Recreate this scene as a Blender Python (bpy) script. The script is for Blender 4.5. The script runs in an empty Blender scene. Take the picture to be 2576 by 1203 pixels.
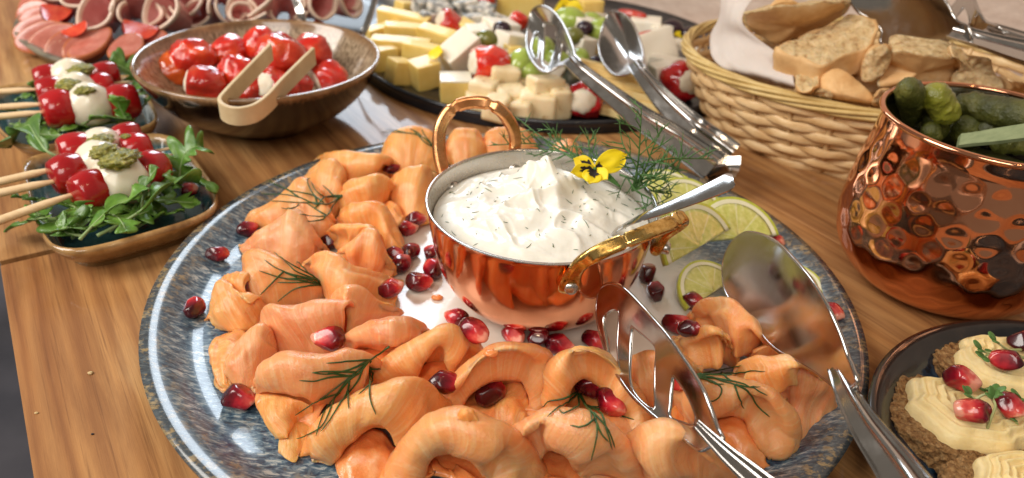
import bpy, bmesh, math, random
import numpy as np
from mathutils import Vector, Matrix, noise
from mathutils.bvhtree import BVHTree
from mathutils.geometry import delaunay_2d_cdt
random.seed(7)
S = bpy.context.scene
COL = S.collection
rnd = random.uniform
V = Vector

# ------------------------------------------------------------------ camera
PITCH, ROLL, CZ, FPX = 0.5630, 0.0538, 0.2153, 3012 * 0.644
_c, _s = math.cos(PITCH), math.sin(PITCH)
_F, _U, _R = V((0, _c, -_s)), V((0, _s, _c)), V((1, 0, 0))
_R, _U = math.cos(ROLL) * _R + math.sin(ROLL) * _U, -math.sin(ROLL) * _R + math.cos(ROLL) * _U
EYE = V((0, 0, CZ))
cam = bpy.data.cameras.new('camera')
camo = bpy.data.objects.new('camera', cam)
COL.objects.link(camo)
camo.matrix_world = Matrix(((_R.x, _U.x, -_F.x, 0), (_R.y, _U.y, -_F.y, 0), (_R.z, _U.z, -_F.z, CZ), (0, 0, 0, 1)))
cam.sensor_width = 36
cam.lens = 36 * 3012 / 4000
cam.clip_start = 0.01
cam.clip_end = 60
cam.dof.use_dof = True
cam.dof.focus_distance = 0.285
cam.dof.aperture_fstop = 11.5
S.camera = camo

# ------------------------------------------------------------------ light: one daylight window behind and to the left, two small warm ceiling lamps, soft room light
world = bpy.data.worlds.new('World')
S.world = world
world.use_nodes = True
bg = world.node_tree.nodes['Background']
bg.inputs[0].default_value = (1.0, 0.87, 0.72, 1)
bg.inputs[1].default_value = 0.21

def area(name, loc, target, sx, sy, power, color):
    l = bpy.data.lights.new(name, 'AREA')
    l.shape = 'RECTANGLE'; l.size = sx; l.size_y = sy; l.energy = power; l.color = color
    o = bpy.data.objects.new(name, l)
    o.location = loc
    o.rotation_euler = (V(target) - V(loc)).to_track_quat('-Z', 'Y').to_euler()
    COL.objects.link(o)
    return o
area('window_light', (-0.58, 2.42, 1.27), (0, 0.35, 0), 0.58, 1.2, 26, (0.78, 0.89, 1.0))
area('side_window_light', (-1.25, 0.0, 1.05), (0, 0.3, 0), 0.8, 1.1, 27, (1.0, 0.95, 0.88))
area('rear_window_light', (-0.35, -1.55, 1.75), (0, 0.3, 0), 1.1, 0.9, 19, (1.0, 0.95, 0.88))
for lx, ly in ((0.55, -0.5), (-0.1, -0.75)):
    l = bpy.data.lights.new('ceiling_spot', 'POINT')
    l.energy = 5; l.color = (1.0, 0.74, 0.46); l.shadow_soft_size = 0.045
    o = bpy.data.objects.new('ceiling_spot', l); o.location = (lx, ly, 1.7); COL.objects.link(o)
S.view_settings.view_transform = 'Standard'
S.view_settings.look = 'None'
S.view_settings.exposure = 0.06
S.view_settings.gamma = 1.0
S.cycles.max_bounces = 8
S.cycles.glossy_bounces = 5
S.cycles.transmission_bounces = 6
S.cycles.sample_clamp_indirect = 6

# ------------------------------------------------------------------ placing helpers
def at(x, y, z):
    """Point at height z (mm) seen at a full-view position."""
    d = _F + (x - 1288) / FPX * _R - (y - 601.5) / FPX * _U
    return EYE + d * ((z / 1000 - CZ) / d.z)
CR = {'D': (0, 0, 1), 1: (515, 322, .3213), 2: (515, 579.6, .3213), 3: (515, 816.6, .3213), 4: (966, 816.6, .3213), 5: (1481.2, 816.6, .3213),
      6: (1610, 579.6, .3213), 7: (1288, 601.5, .5), 8: (1932, 601.5, .5), 'a': (0, 128.8, .4283), 'b': (901.6, 0, .26764), 'c': (1352.4, 0, .26764),
      'm': (0, 0, .2), 'r': (450.8, 0, .22488), 'g': (1932, 0, .5), 'p': (1030.4, 322, .4283), 's': (1352.4, 322, .3746), 'k': (2125.2, 772.8, .35749),
      'u': (2125.2, 0, .24095), 'w': (1674.4, 0, .4283)}
def full(k, x, y):
    a, b, s = CR[k]
    return a + x * s, b + y * s
def q(k, x, y, z):
    X, Y = full(k, x, y)
    return at(X, Y, z)
def qs(k, pts, dz=0):
    return [q(k, p[0], p[1], p[2] + dz) for p in pts]
SURF = []
_bvh = [None]
def rest(o, extra=None):
    """Remember a mesh that other things can lie on."""
    me = o.data
    M = o.matrix_basis if o.parent is None else o.parent.matrix_basis @ o.matrix_basis
    SURF.append(([M @ v.co for v in me.vertices], [tuple(p.vertices) for p in me.polygons]))
    _bvh[0] = None
def bvh():
    if _bvh[0] is None:
        vs, fs = [], []
        for a, b in SURF:
            n = len(vs); vs += a; fs += [tuple(i + n for i in f) for f in b]
        _bvh[0] = BVHTree.FromPolygons(vs, fs)
    return _bvh[0]
def hit(k, x, y, lift=0, zdef=8):
    X, Y = full(k, x, y)
    d = (_F + (X - 1288) / FPX * _R - (Y - 601.5) / FPX * _U).normalized()
    p, n, i, t = bvh().ray_cast(EYE, d)
    if p is None:
        return at(X, Y, zdef), V((0, 0, 1))
    if n.dot(d) > 0: n = -n
    return p + n * lift / 1000, n

def cr_interp(P, t):
    n = len(P)
    if n == 1: return P[0].copy()
    i = min(int(t), n - 2); f = t - i
    p1, p2 = P[i], P[i + 1]
    p0 = P[i - 1] if i > 0 else p1 * 2 - p2
    p3 = P[i + 2] if i + 2 < n else p2 * 2 - p1
    return 0.5 * ((2 * p1) + (p2 - p0) * f + (2 * p0 - 5 * p1 + 4 * p2 - p3) * f * f + (3 * p1 - p0 - 3 * p2 + p3) * f ** 3)
def resample(P, n, closed=False):
    if closed: P = list(P) + [P[0]]
    if closed:
        Q = [P[-2]] + list(P) + [P[1]]
        dense = [cr_interp(Q, 1 + k * (len(P) - 1) / 400) for k in range(401)]
    else:
        dense = [cr_interp(P, k * (len(P) - 1) / 200) for k in range(201)]
    L = [0]
    for a, b in zip(dense, dense[1:]): L.append(L[-1] + (b - a).length)
    out = []; j = 0
    m = n if closed else n - 1
    for k in range(n):
        t = L[-1] * k / m
        while j < len(L) - 2 and L[j + 1] < t: j += 1
        f = (t - L[j]) / max(L[j + 1] - L[j], 1e-9)
        out.append(dense[j].lerp(dense[j + 1], min(max(f, 0), 1)))
    return out

# ------------------------------------------------------------------ object helpers
def mesh(name, vs, fs, m=None, parent=None, smooth=True, uv=None):
    me = bpy.data.meshes.new(name)
    me.from_pydata([tuple(v) for v in vs], [], fs)
    if smooth:
        me.polygons.foreach_set('use_smooth', [True] * len(me.polygons))
    if uv:
        l = me.uv_layers.new(name='UVMap')
        for lp in me.loops: l.data[lp.index].uv = uv[lp.vertex_index]
    if m:
        for x in (m if isinstance(m, (list, tuple)) else [m]): me.materials.append(x)
    me.update()
    o = bpy.data.objects.new(name, me)
    COL.objects.link(o)
    if parent is not None: o.parent = parent
    return o
def from_bm(name, bm, m=None, parent=None, smooth=True):
    me = bpy.data.meshes.new(name)
    bm.to_mesh(me); bm.free()
    if smooth: me.polygons.foreach_set('use_smooth', [True] * len(me.polygons))
    if m:
        for x in (m if isinstance(m, (list, tuple)) else [m]): me.materials.append(x)
    o = bpy.data.objects.new(name, me); COL.objects.link(o)
    if parent is not None: o.parent = parent
    return o
def tag(o, label, cat, group=None):
    o['label'] = label; o['category'] = cat
    if group: o['group'] = group
    return o
def thing(name, label, cat, group=None, loc=(0, 0, 0)):
    o = bpy.data.objects.new(name, None); o.location = loc; COL.objects.link(o)
    o.empty_display_size = 0.01
    return tag(o, label, cat, group)
def kind(o, k):
    o['kind'] = k
    return o

def recenter(o, children=()):
    """Move a world-built mesh so that its origin sits at its own base."""
    cs = [v.co for v in o.data.vertices]
    c = V((sum(v.x for v in cs) / len(cs), sum(v.y for v in cs) / len(cs), min(v.z for v in cs)))
    o.data.transform(Matrix.Translation(-c)); o.location = c
    for ch in children: ch.data.transform(Matrix.Translation(-c))
    return o
def lathe(prof, seg=64, sx=1, sy=1, closed_bottom=True):
    """prof: list of (r, z) from the inside bottom round to the outside bottom."""
    vs, fs = [], []
    n = len(prof)
    for r, z in prof:
        for k in range(seg):
            a = 2 * math.pi * k / seg
            vs.append(V((r * math.cos(a) * sx, r * math.sin(a) * sy, z)))
    for i in range(n - 1):
        for k in range(seg):
            k2 = (k + 1) % seg
            fs.append((i * seg + k, i * seg + k2, (i + 1) * seg + k2, (i + 1) * seg + k))
    if closed_bottom:
        fs.append(tuple(range(seg))[::-1]); fs.append(tuple((n - 1) * seg + k for k in range(seg)))
    return vs, fs
def smooth_prof(pts, n=60):
    P = resample([V((a, b, 0)) for a, b in pts], n)
    return [(max(p.x, 1e-5), p.y) for p in P]

def frames(P):
    T = []
    for i in range(len(P)):
        a = P[max(i - 1, 0)]; b = P[min(i + 1, len(P) - 1)]
        d = b - a
        T.append(d.normalized() if d.length > 1e-9 else V((0, 0, 1)))
    up = V((0, 0, 1)) if abs(T[0].z) < .9 else V((1, 0, 0))
    N = [(up - T[0] * up.dot(T[0])).normalized()]
    for i in range(1, len(P)):
        v = N[-1] - T[i] * N[-1].dot(T[i])
        N.append(v.normalized() if v.length > 1e-6 else N[-1])
    return T, N
def tube(P, rad, seg=8, flat=1.0, vs=None, fs=None, cap=True, sect=None, N=None):
    """Round (or flattened) tube along P; rad is a number or a list."""
    vs = [] if vs is None else vs; fs = [] if fs is None else fs
    T, N0 = frames(P); N = N or N0
    b0 = len(vs)
    for i, p in enumerate(P):
        r = rad[i] if isinstance(rad, (list, tuple)) else rad
        B = T[i].cross(N[i])
        if sect:
            for a, b in sect: vs.append(p + B * a * r + N[i] * b * r)
        else:
            for k in range(seg):
                a = 2 * math.pi * k / seg
                vs.append(p + B * math.cos(a) * r + N[i] * math.sin(a) * r * flat)
    s = len(sect) if sect else seg
    for i in range(len(P) - 1):
        for k in range(s):
            k2 = (k + 1) % s
            fs.append((b0 + i * s + k, b0 + i * s + k2, b0 + (i + 1) * s + k2, b0 + (i + 1) * s + k))
    if cap:
        fs.append(tuple(b0 + k for k in range(s))[::-1]); fs.append(tuple(b0 + (len(P) - 1) * s + k for k in range(s)))
    return vs, fs
def taper(n, r0, r1, tip=True):
    out = [r0 + (r1 - r0) * i / (n - 1) for i in range(n)]
    if tip: out[-1] *= .3
    return out
def nz(p, s, seed=0):
    return noise.noise(V((p[0] * s + seed * 7.13, p[1] * s - seed * 3.7, p[2] * s + seed * 1.9)))
def blob(rx, ry, rz, amp=0.06, freq=2.2, seed=0, sub=3, power=1.0, shape=None):
    """Uneven ellipsoid; radii in metres."""
    bm = bmesh.new()
    bmesh.ops.create_icosphere(bm, subdivisions=sub, radius=1)
    for v in bm.verts:
        c = v.co.copy()
        if power != 1.0:
            c = V([math.copysign(abs(a) ** power, a) for a in c])
        f = 1 + amp * noise.noise(c * freq + V((seed * 3.1, seed, 0))) + amp * .4 * noise.noise(c * freq * 3 + V((seed, 0, 0)))
        c = c * f
        if shape: c = shape(c)
        v.co = V((c.x * rx, c.y * ry, c.z * rz))
    return bm
def rbox(sx, sy, sz, bev=0.001, amp=0.0, seed=0, seg=2, cuts=0):
    bm = bmesh.new()
    bmesh.ops.create_cube(bm, size=1)
    for v in bm.verts: v.co = V((v.co.x * sx, v.co.y * sy, v.co.z * sz))
    if cuts: bmesh.ops.subdivide_edges(bm, edges=bm.edges[:], cuts=cuts, use_grid_fill=True)
    if amp:
        for v in bm.verts:
            v.co += V((nz(v.co, 90, seed), nz(v.co, 90, seed + 5), nz(v.co, 90, seed + 9))) * amp
    if bev:
        es = [e for e in bm.edges if len(e.link_faces) == 2 and e.calc_face_angle(0) > .6]
        bmesh.ops.bevel(bm, geom=es, offset=bev, segments=seg, affect='EDGES', profile=.6)
    return bm

# ------------------------------------------------------------------ materials
def ramp(N, stops, interp='LINEAR'):
    r = N.new('ShaderNodeValToRGB'); r.color_ramp.interpolation = interp
    e = r.color_ramp.elements
    while len(e) < len(stops): e.new(0.5)
    for el, (p, c) in zip(e, stops):
        el.position = p; el.color = (c[0], c[1], c[2], 1) if isinstance(c, (tuple, list)) else (c, c, c, 1)
    return r
class Mat:
    def __init__(s, name, color=(.8, .8, .8), rough=.5, metal=0, coat=0, sss=0, sssr=(1, .3, .1), sscale=.004, ior=1.45, spec=None, coat_rough=.08):
        s.m = bpy.data.materials.new(name); s.m.use_nodes = True
        s.N = s.m.node_tree.nodes; s.L = s.m.node_tree.links
        s.b = s.N['Principled BSDF']; b = s.b.inputs
        b['Base Color'].default_value = (*color, 1); b['Roughness'].default_value = rough; b['Metallic'].default_value = metal
        b['Coat Weight'].default_value = coat; b['Coat Roughness'].default_value = coat_rough
        b['Subsurface Weight'].default_value = sss; b['Subsurface Radius'].default_value = sssr; b['Subsurface Scale'].default_value = sscale
        b['IOR'].default_value = ior
        if spec is not None: b['Specular IOR Level'].default_value = spec
        s.tc = s.N.new('ShaderNodeTexCoord')
    def vec(s, src='Object', scale=(1, 1, 1), rot=(0, 0, 0), loc=(0, 0, 0)):
        m = s.N.new('ShaderNodeMapping'); m.inputs['Scale'].default_value = scale; m.inputs['Rotation'].default_value = rot; m.inputs['Location'].default_value = loc
        if src == 'Position':
            g = s.N.new('ShaderNodeNewGeometry'); s.L.new(g.outputs['Position'], m.inputs[0])
        else: s.L.new(s.tc.outputs[src], m.inputs[0])
        return m.outputs[0]
    def noise(s, v, scale, detail=4, rough=.55, dist=0):
        n = s.N.new('ShaderNodeTexNoise'); n.inputs['Scale'].default_value = scale; n.inputs['Detail'].default_value = detail
        n.inputs['Roughness'].default_value = rough; n.inputs['Distortion'].default_value = dist
        s.L.new(v, n.inputs['Vector']); return n.outputs['Fac']
    def voro(s, v, scale, out='Distance', feature='F1', rand=1):
        n = s.N.new('ShaderNodeTexVoronoi'); n.feature = feature; n.inputs['Scale'].default_value = scale; n.inputs['Randomness'].default_value = rand
        s.L.new(v, n.inputs['Vector']); return n.outputs[out]
    def wave(s, v, scale, dist=2, detail=3, dscale=1, typ='BANDS', d='X'):
        n = s.N.new('ShaderNodeTexWave'); n.wave_type = typ; n.inputs['Scale'].default_value = scale; n.inputs['Distortion'].default_value = dist
        if typ == 'BANDS': n.bands_direction = d
        else: n.rings_direction = d
        n.inputs['Detail'].default_value = detail; n.inputs['Detail Scale'].default_value = dscale
        s.L.new(v, n.inputs['Vector']); return n.outputs['Fac']
    def ramp(s, fac, stops, interp='LINEAR'):
        r = ramp(s.N, stops, interp); s.L.new(fac, r.inputs[0]); return r.outputs[0]
    def mix(s, fac, a, b, mode='MIX'):
        n = s.N.new('ShaderNodeMix'); n.data_type = 'RGBA'; n.blend_type = mode
        for i, v in ((0, fac), (6, a), (7, b)):
            if isinstance(v, (int, float)): n.inputs[i].default_value = v
            elif isinstance(v, tuple): n.inputs[i].default_value = (*v, 1)
            else: s.L.new(v, n.inputs[i])
        return n.outputs[2]
    def math(s, op, a, b=0.0, c=None):
        n = s.N.new('ShaderNodeMath'); n.operation = op
        for i, v in ((0, a), (1, b), (2, c)):
            if v is None: continue
            if isinstance(v, (int, float)): n.inputs[i].default_value = v
            else: s.L.new(v, n.inputs[i])
        return n.outputs[0]
    def sep(s, v):
        n = s.N.new('ShaderNodeSeparateXYZ'); s.L.new(v, n.inputs[0]); return n.outputs
    def rand(s):
        n = s.N.new('ShaderNodeObjectInfo'); return n.outputs['Random']
    def hsv(s, col, h=.5, sat=1, val=1):
        n = s.N.new('ShaderNodeHueSaturation'); s.L.new(col, n.inputs['Color'])
        for k, v in (('Hue', h), ('Saturation', sat), ('Value', val)):
            if isinstance(v, (int, float)): n.inputs[k].default_value = v
            else: s.L.new(v, n.inputs[k])
        return n.outputs[0]
    def color(s, c): s.L.new(c, s.b.inputs['Base Color']); return s
    def rough(s, c): s.L.new(c, s.b.inputs['Roughness']); return s
    def bump(s, h, strength=.3, dist=.001, coat=False):
        prev = s.b.inputs['Normal'].links[0].from_socket if s.b.inputs['Normal'].links else None
        n = s.N.new('ShaderNodeBump'); n.inputs['Strength'].default_value = strength; n.inputs['Distance'].default_value = dist
        s.L.new(h, n.inputs['Height'])
        if prev: s.L.new(prev, n.inputs['Normal'])
        s.L.new(n.outputs[0], s.b.inputs['Normal'])
        if coat: s.L.new(n.outputs[0], s.b.inputs['Coat Normal'])
        return s
    def varv(s, lo, hi):
        """Random value per object between lo and hi."""
        n = s.N.new('ShaderNodeMapRange'); s.L.new(s.rand(), n.inputs[0]); n.inputs[3].default_value = lo; n.inputs[4].default_value = hi
        return n.outputs[0]

def wood_mat(name, hue=0):
    w = Mat(name, rough=.6, coat=.32, coat_rough=.07, spec=.2)
    ang = math.atan2(-.825, .566)
    base = w.vec('Object', (1, 1, 1), (0, 0, -ang))
    st = w.vec('Object', (9, 110, 9)); st2 = w.vec('Object', (14, 700, 14)); st3 = w.vec('Object', (3.5, 16, 3.5))
    big = w.noise(st3, 1, 5, .6, .9)
    rings = w.wave(w.vec('Object', (2.2, 24, 5)), 1.3, 9, 4, .8, d='Y')
    fine = w.noise(st, 1, 6, .65, .5)
    pores = w.noise(st2, 1, 3, .7)
    c1 = w.ramp(rings, [(0, (.64, .31, .09)), (.5, (.54, .24, .062)), (.85, (.44, .18, .045)), (1, (.28, .10, .024))])
    c2 = w.ramp(big, [(.34, (.36, .135, .034)), (.5, (.58, .27, .075)), (.66, (.78, .46, .17))])
    c = w.mix(.55, c1, c2)
    c = w.mix(w.ramp(fine, [(.35, 0), (.75, .8)]), c, (.24, .09, .026))
    c = w.mix(w.ramp(pores, [(.55, 0), (.72, .55)]), c, (.13, .045, .014))
    c = w.hsv(c, .5, .95, w.varv(.76, .87))
    w.color(c)
    w.rough(w.ramp(fine, [(.3, .5), (.8, .7)]))
    w.bump(fine, .25, .0006).bump(pores, .35, .0005)
    return w.m
M = {}
M['wood'] = wood_mat('oiled_wood')
w = Mat('gap_dark', (.025, .014, .008), .9); M['gap'] = w.m
w = Mat('floor_tile', (.07, .07, .085), .5); w.color(w.ramp(w.noise(w.vec(), 6), [(.3, (.05, .05, .062)), (.7, (.10, .095, .11))])); M['floor'] = w.m
w = Mat('plaster', (.62, .50, .42), .9); n = w.noise(w.vec('Object', (1, 1, 2.5)), 60, 6, .7)
w.color(w.mix(w.ramp(n, [(.35, 0), (.75, 1)]), (.66, .54, .46), (.50, .38, .31))).bump(n, .5, .002); M['plaster'] = w.m

# platter glaze: cream centre, blue-grey band broken by short pale streaks, ochre specks at the lip
w = Mat('platter_glaze', rough=.22, coat=.35, coat_rough=.03, ior=1.45)
pos = w.vec('Object'); xyz = w.sep(pos)
rr = w.math('SQRT', w.math('ADD', w.math('MULTIPLY', xyz[0], xyz[0]), w.math('MULTIPLY', xyz[1], xyz[1])))
st = w.noise(w.vec('Object', (250, 640, 60), (0, 0, .12)), 1, 4, .62, .5)
st2 = w.noise(w.vec('Object', (420, 90, 60), (0, 0, .12)), 1, 3, .6, .4)
mott = w.noise(w.vec('Object', (40, 46, 40)), 1, 5, .6)
sp = w.noise(w.vec('Object', (260, 300, 260)), 1, 4, .7)
blue = w.ramp(st, [(.36, (.026, .046, .078)), (.47, (.062, .115, .170)), (.55, (.14, .215, .27)), (.64, (.44, .48, .47))])
blue = w.mix(w.ramp(st2, [(.56, 0), (.68, .5)]), blue, (.19, .235, .26))
blue = w.mix(w.ramp(mott, [(.40, 0), (.72, .55)]), blue, (.05, .052, .05))
och = w.mix(w.ramp(sp, [(.50, 0), (.62, 1)]), (.05, .052, .052), (.33, .22, .085))
gap_ = w.ramp(w.math('ADD', rr, w.math('MULTIPLY', w.math('SUBTRACT', mott, .5), .012)), [(.1395, 0), (.1515, 1)])
blue = w.mix(w.math('MULTIPLY', gap_, .8), blue, och)
blue = w.mix(w.math('MULTIPLY', w.ramp(mott, [(.5, 0), (.62, 1)]), w.ramp(sp, [(.5, 0), (.6, .55)])), blue, (.34, .24, .11))
cen = w.mix(w.ramp(w.noise(w.vec('Object', (18, 60, 18)), 1, 4, .6), [(.4, 0), (.75, .45)]), (.70, .66, .58), (.50, .45, .38))
cf = w.ramp(w.math('ADD', rr, w.math('MULTIPLY', w.math('SUBTRACT', st, .5), .05)), [(.088, 0), (.108, 1)])
w.color(w.mix(cf, cen, blue)).bump(st, .04, .0003); M['platter'] = w.m

# cold smoked salmon
w = Mat('salmon_flesh', rough=.42, coat=.35, coat_rough=.14, sss=.6, sssr=(1, .36, .12), sscale=.007, ior=1.42)
uvf = w.noise(w.vec('UV', (620, 55, 1)), 1, 4, .6, .8)
uvb = w.noise(w.vec('UV', (90, 26, 1)), 1, 3, .55, .6)
lo = w.noise(w.vec('Object'), 55, 3, .5)
c = w.ramp(uvb, [(.3, (.93, .24, .060)), (.5, (.96, .31, .095)), (.72, (.97, .42, .17))])
c = w.mix(w.ramp(lo, [(.35, 0), (.7, .65)]), c, (.92, .36, .12))
c = w.mix(w.ramp(uvf, [(.50, 0), (.70, .48)]), c, (.98, .58, .32))
c = w.mix(w.ramp(w.noise(w.vec('Object', loc=(3, 1, 2)), 140, 4, .7), [(.60, 0), (.78, .35)]), c, (.62, .12, .03))
c = w.hsv(c, w.varv(.496, .504), w.varv(.96, 1.02), w.varv(.98, 1.05))
w.color(c)
w.rough(w.ramp(lo, [(.3, .26), (.75, .46)]))
w.bump(uvf, .35, .0006, True).bump(w.noise(w.vec('Object'), 420, 5, .7), .45, .0010, True)
M['salmon'] = w.m
w = Mat('salmon_inner', rough=.3, coat=.4, coat_rough=.12, sss=.3, sssr=(1, .3, .1), sscale=.004)
c = w.ramp(w.noise(w.vec('Object'), 90, 5, .65, .6), [(.3, (.72, .19, .045)), (.52, (.84, .30, .09)), (.72, (.92, .48, .24))])
w.color(c).bump(w.noise(w.vec('Object'), 300, 4, .7), .35, .0009, True); M['salmon_in'] = w.m

# pomegranate
w = Mat('pomegranate', rough=.22, coat=.6, coat_rough=.06, sss=.35, sssr=(1, .15, .1), sscale=.003)
x = w.sep(w.vec('Object'))
g = w.math('ADD', w.math('MULTIPLY', x[0], 95), w.math('MULTIPLY', w.noise(w.vec('Object'), 260, 2), .9))
g = w.math('ADD', g, w.math('MULTIPLY', x[2], 25))
g = w.math('ADD', g, w.varv(-.28, .18))
w.color(w.ramp(g, [(.0, (.05, .001, .005)), (.38, (.19, .003, .012)), (.66, (.46, .014, .025)), (.88, (.66, .09, .07)), (1.0, (.80, .34, .24))]))
M['pom'] = w.m

# metals
w = Mat('copper', (.86, .40, .22), .11, 1); n = w.noise(w.vec('Object', (140, 140, 6)), 1, 3, .6)
w.color(w.mix(w.ramp(n, [(.4, 0), (.75, .35)]), (.89, .43, .25), (.70, .27, .13))); w.rough(w.ramp(n, [(.3, .07), (.8, .17)])); w.bump(n, .04, .0004); M['copper'] = w.m
w = Mat('mug_copper', (.80, .36, .20), .06, 1); n = w.noise(w.vec('Object'), 40, 4, .6)
w.color(w.mix(w.ramp(n, [(.4, 0), (.75, .5)]), (.80, .37, .21), (.56, .20, .10))); w.rough(w.ramp(n, [(.3, .045), (.8, .12)])); M['mug'] = w.m
w = Mat('steel', (.50, .48, .46), .13, 1); n = w.noise(w.vec('Object', (1, 1, 1)), 160, 4, .7)
w.rough(w.ramp(n, [(.35, .12), (.8, .24)])); M['steel'] = w.m
w = Mat('tinned_lining', (.60, .57, .53), .24, 1); n = w.noise(w.vec('Object'), 120, 5, .7)
w.rough(w.ramp(n, [(.3, .18), (.8, .38)])); M['tin'] = w.m
w = Mat('brass', (.80, .55, .20), .2, 1); n = w.noise(w.vec('Object'), 160, 5, .7)
w.color(w.ramp(n, [(.32, (.10, .05, .015)), (.40, (.50, .29, .07)), (.55, (.82, .56, .20)), (.8, (.92, .72, .36))]))
w.rough(w.ramp(n, [(.3, .5), (.5, .18), (.8, .12)])); w.bump(w.noise(w.vec('Object'), 90, 3), .35, .001); M['brass'] = w.m
w = Mat('worn_brass_reflection', (.80, .42, .2), .24, 1); n = w.noise(w.vec('Object'), 90, 5, .7)  # back handle brass, with the salmon's orange reflection put into its colour
w.color(w.ramp(n, [(.3, (.55, .22, .07)), (.5, (.82, .38, .16)), (.75, (.88, .58, .28))])); w.rough(w.ramp(n, [(.3, .38), (.7, .2)])); w.bump(n, .25, .0008); M['worn_brass_reflection'] = w.m

# foods
def simple(name, stops, scale, rough=.5, bump=.2, bdist=.001, sss=0, coat=0, bscale=None, sssr=(1, .5, .3), sscale=.003, detail=5, var=None, stretch=(1, 1, 1), coat_rough=.1):
    w = Mat(name, rough=rough, sss=sss, coat=coat, sssr=sssr, sscale=sscale, coat_rough=coat_rough)
    n = w.noise(w.vec('Object', stretch), scale, detail, .6)
    c = w.ramp(n, stops)
    if var: c = w.hsv(c, .5, 1, w.varv(*var))
    w.color(c)
    if bump: w.bump(w.noise(w.vec('Object'), bscale or scale * 2, 5, .65), bump, bdist, coat > 0)
    M[name] = w.m
    return w
simple('cream_dip', [(.3, (.78, .75, .66)), (.7, (.85, .82, .74))], 60, .30, .30, .0010, .5, .2, 160, (1, .9, .75), .004, coat_rough=.2)
simple('dill', [(.3, (.018, .055, .012)), (.7, (.045, .115, .022))], 300, .45, 0)
simple('dill_bright', [(.3, (.035, .11, .022)), (.7, (.09, .21, .05))], 200, .42, 0)
simple('rocket', [(.3, (.045, .13, .014)), (.55, (.11, .24, .03)), (.75, (.22, .38, .08))], 130, .38, .35, .0008, coat=.25, var=(.75, 1.25))
simple('rocket_stem', [(.3, (.22, .34, .12)), (.7, (.36, .48, .22))], 90, .4, 0)
simple('tomato', [(.3, (.36, .006, .012)), (.7, (.50, .014, .014))], 40, .18, 0, sss=.2, coat=.5, sssr=(1, .1, .05), coat_rough=.05, var=(.8, 1.1))
simple('tomato_cut', [(.3, (.60, .03, .02)), (.7, (.74, .12, .05))], 160, .2, .4, .001, coat=.6)
simple('mozzarella', [(.3, (.78, .70, .54)), (.7, (.84, .78, .64))], 40, .26, .12, .001, .4, .3, 90, (1, .8, .6), .004)
simple('pesto', [(.3, (.07, .09, .004)), (.48, (.24, .23, .02)), (.68, (.52, .45, .10))], 420, .28, .9, .0015, coat=.4)
simple('skewer_wood', [(.3, (.66, .44, .22)), (.7, (.80, .60, .36))], 1, .6, .2, .0004, stretch=(60, 400, 400))
simple('tongs_wood', [(.3, (.55, .40, .22)), (.7, (.70, .56, .34))], 60, .5, .15, .0005)
simple('pepper', [(.3, (.40, .008, .006)), (.5, (.62, .022, .010)), (.75, (.78, .10, .020))], 60, .10, .6, .0030, .3, 1, 50, (1, .12, .05), .004, var=(.75, 1.15), coat_rough=.04)
simple('pepper_orange', [(.3, (.55, .05, .008)), (.6, (.74, .13, .014))], 50, .10, .3, .0015, .3, 1, 50, (1, .2, .05), .004, coat_rough=.04)
simple('pepper_dark', [(.3, (.28, .004, .010)), (.5, (.44, .010, .014)), (.75, (.60, .03, .02))], 60, .14, .3, .0015, .2, .8, 50, (1, .12, .05), .004, var=(.85, 1.1), coat_rough=.06)
simple('fresh_cheese', [(.3, (.70, .60, .44)), (.7, (.82, .75, .62))], 120, .5, .4, .001, .2)
simple('hard_cheese', [(.3, (.80, .55, .13)), (.7, (.87, .66, .23))], 60, .42, .12, .0006, .3, .1, None, (1, .8, .4), var=(.92, 1.08))
simple('white_cheese', [(.3, (.84, .76, .62)), (.7, (.90, .84, .73))], 60, .5, .15, .0006, .3, 0, None, (1, .85, .7), var=(.92, 1.06))
simple('herb_cheese', [(.32, (.50, .30, .12)), (.39, (.78, .62, .36)), (.7, (.84, .70, .45))], 130, .45, .2, .0006, .3, 0, var=(.92, 1.08))
simple('blue_cheese', [(.40, (.12, .13, .12)), (.50, (.46, .43, .38)), (.58, (.74, .69, .59)), (.8, (.80, .76, .66))], 110, .55, .5, .0012, .2, 0)
simple('rind_cheese', [(.3, (.80, .50, .15)), (.6, (.90, .72, .33))], 70, .5, .2, .0006)
simple('grape', [(.3, (.30, .40, .06)), (.7, (.42, .52, .12))], 40, .16, 0, sss=.5, coat=.5, sssr=(.8, 1, .2), sscale=.005)
simple('olive', [(.3, (.10, .11, .02)), (.7, (.20, .20, .04))], 80, .2, .2, .0005, coat=.5)
simple('black_grape', [(.3, (.012, .006, .012)), (.7, (.04, .015, .025))], 60, .2, 0, coat=.4)
simple('yellow_petal', [(.3, (.88, .62, .006)), (.7, (.92, .70, .012))], 90, .5, .15, .0004, .2, sssr=(1, .8, .1), sscale=.002)
simple('sausage', [(.3, (.46, .13, .09)), (.55, (.56, .19, .14)), (.8, (.66, .30, .23))], 130, .24, .2, .0006, .25, .5, None, (1, .3, .2), var=(.9, 1.12))
simple('sausage_skin', [(.3, (.42, .10, .035)), (.7, (.60, .20, .08))], 70, .25, 0, coat=.5)
simple('ham', [(.3, (.56, .17, .16)), (.55, (.68, .29, .27)), (.78, (.82, .50, .45))], 45, .26, .2, .001, .25, .4, 60, (1, .35, .3), var=(.82, 1.1))
simple('ham_fat', [(.3, (.70, .50, .38)), (.7, (.80, .62, .50))], 60, .3, .1, coat=.3)
simple('gherkin', [(.3, (.035, .042, .008)), (.5, (.085, .092, .014)), (.72, (.19, .18, .035))], 90, .42, .9, .0020, .15, .25, 260, (.8, 1, .3), var=(.7, 1.2))
simple('gherkin_light', [(.3, (.16, .17, .012)), (.7, (.32, .31, .04))], 90, .30, .7, .0016, .15, .5, 200)
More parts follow.
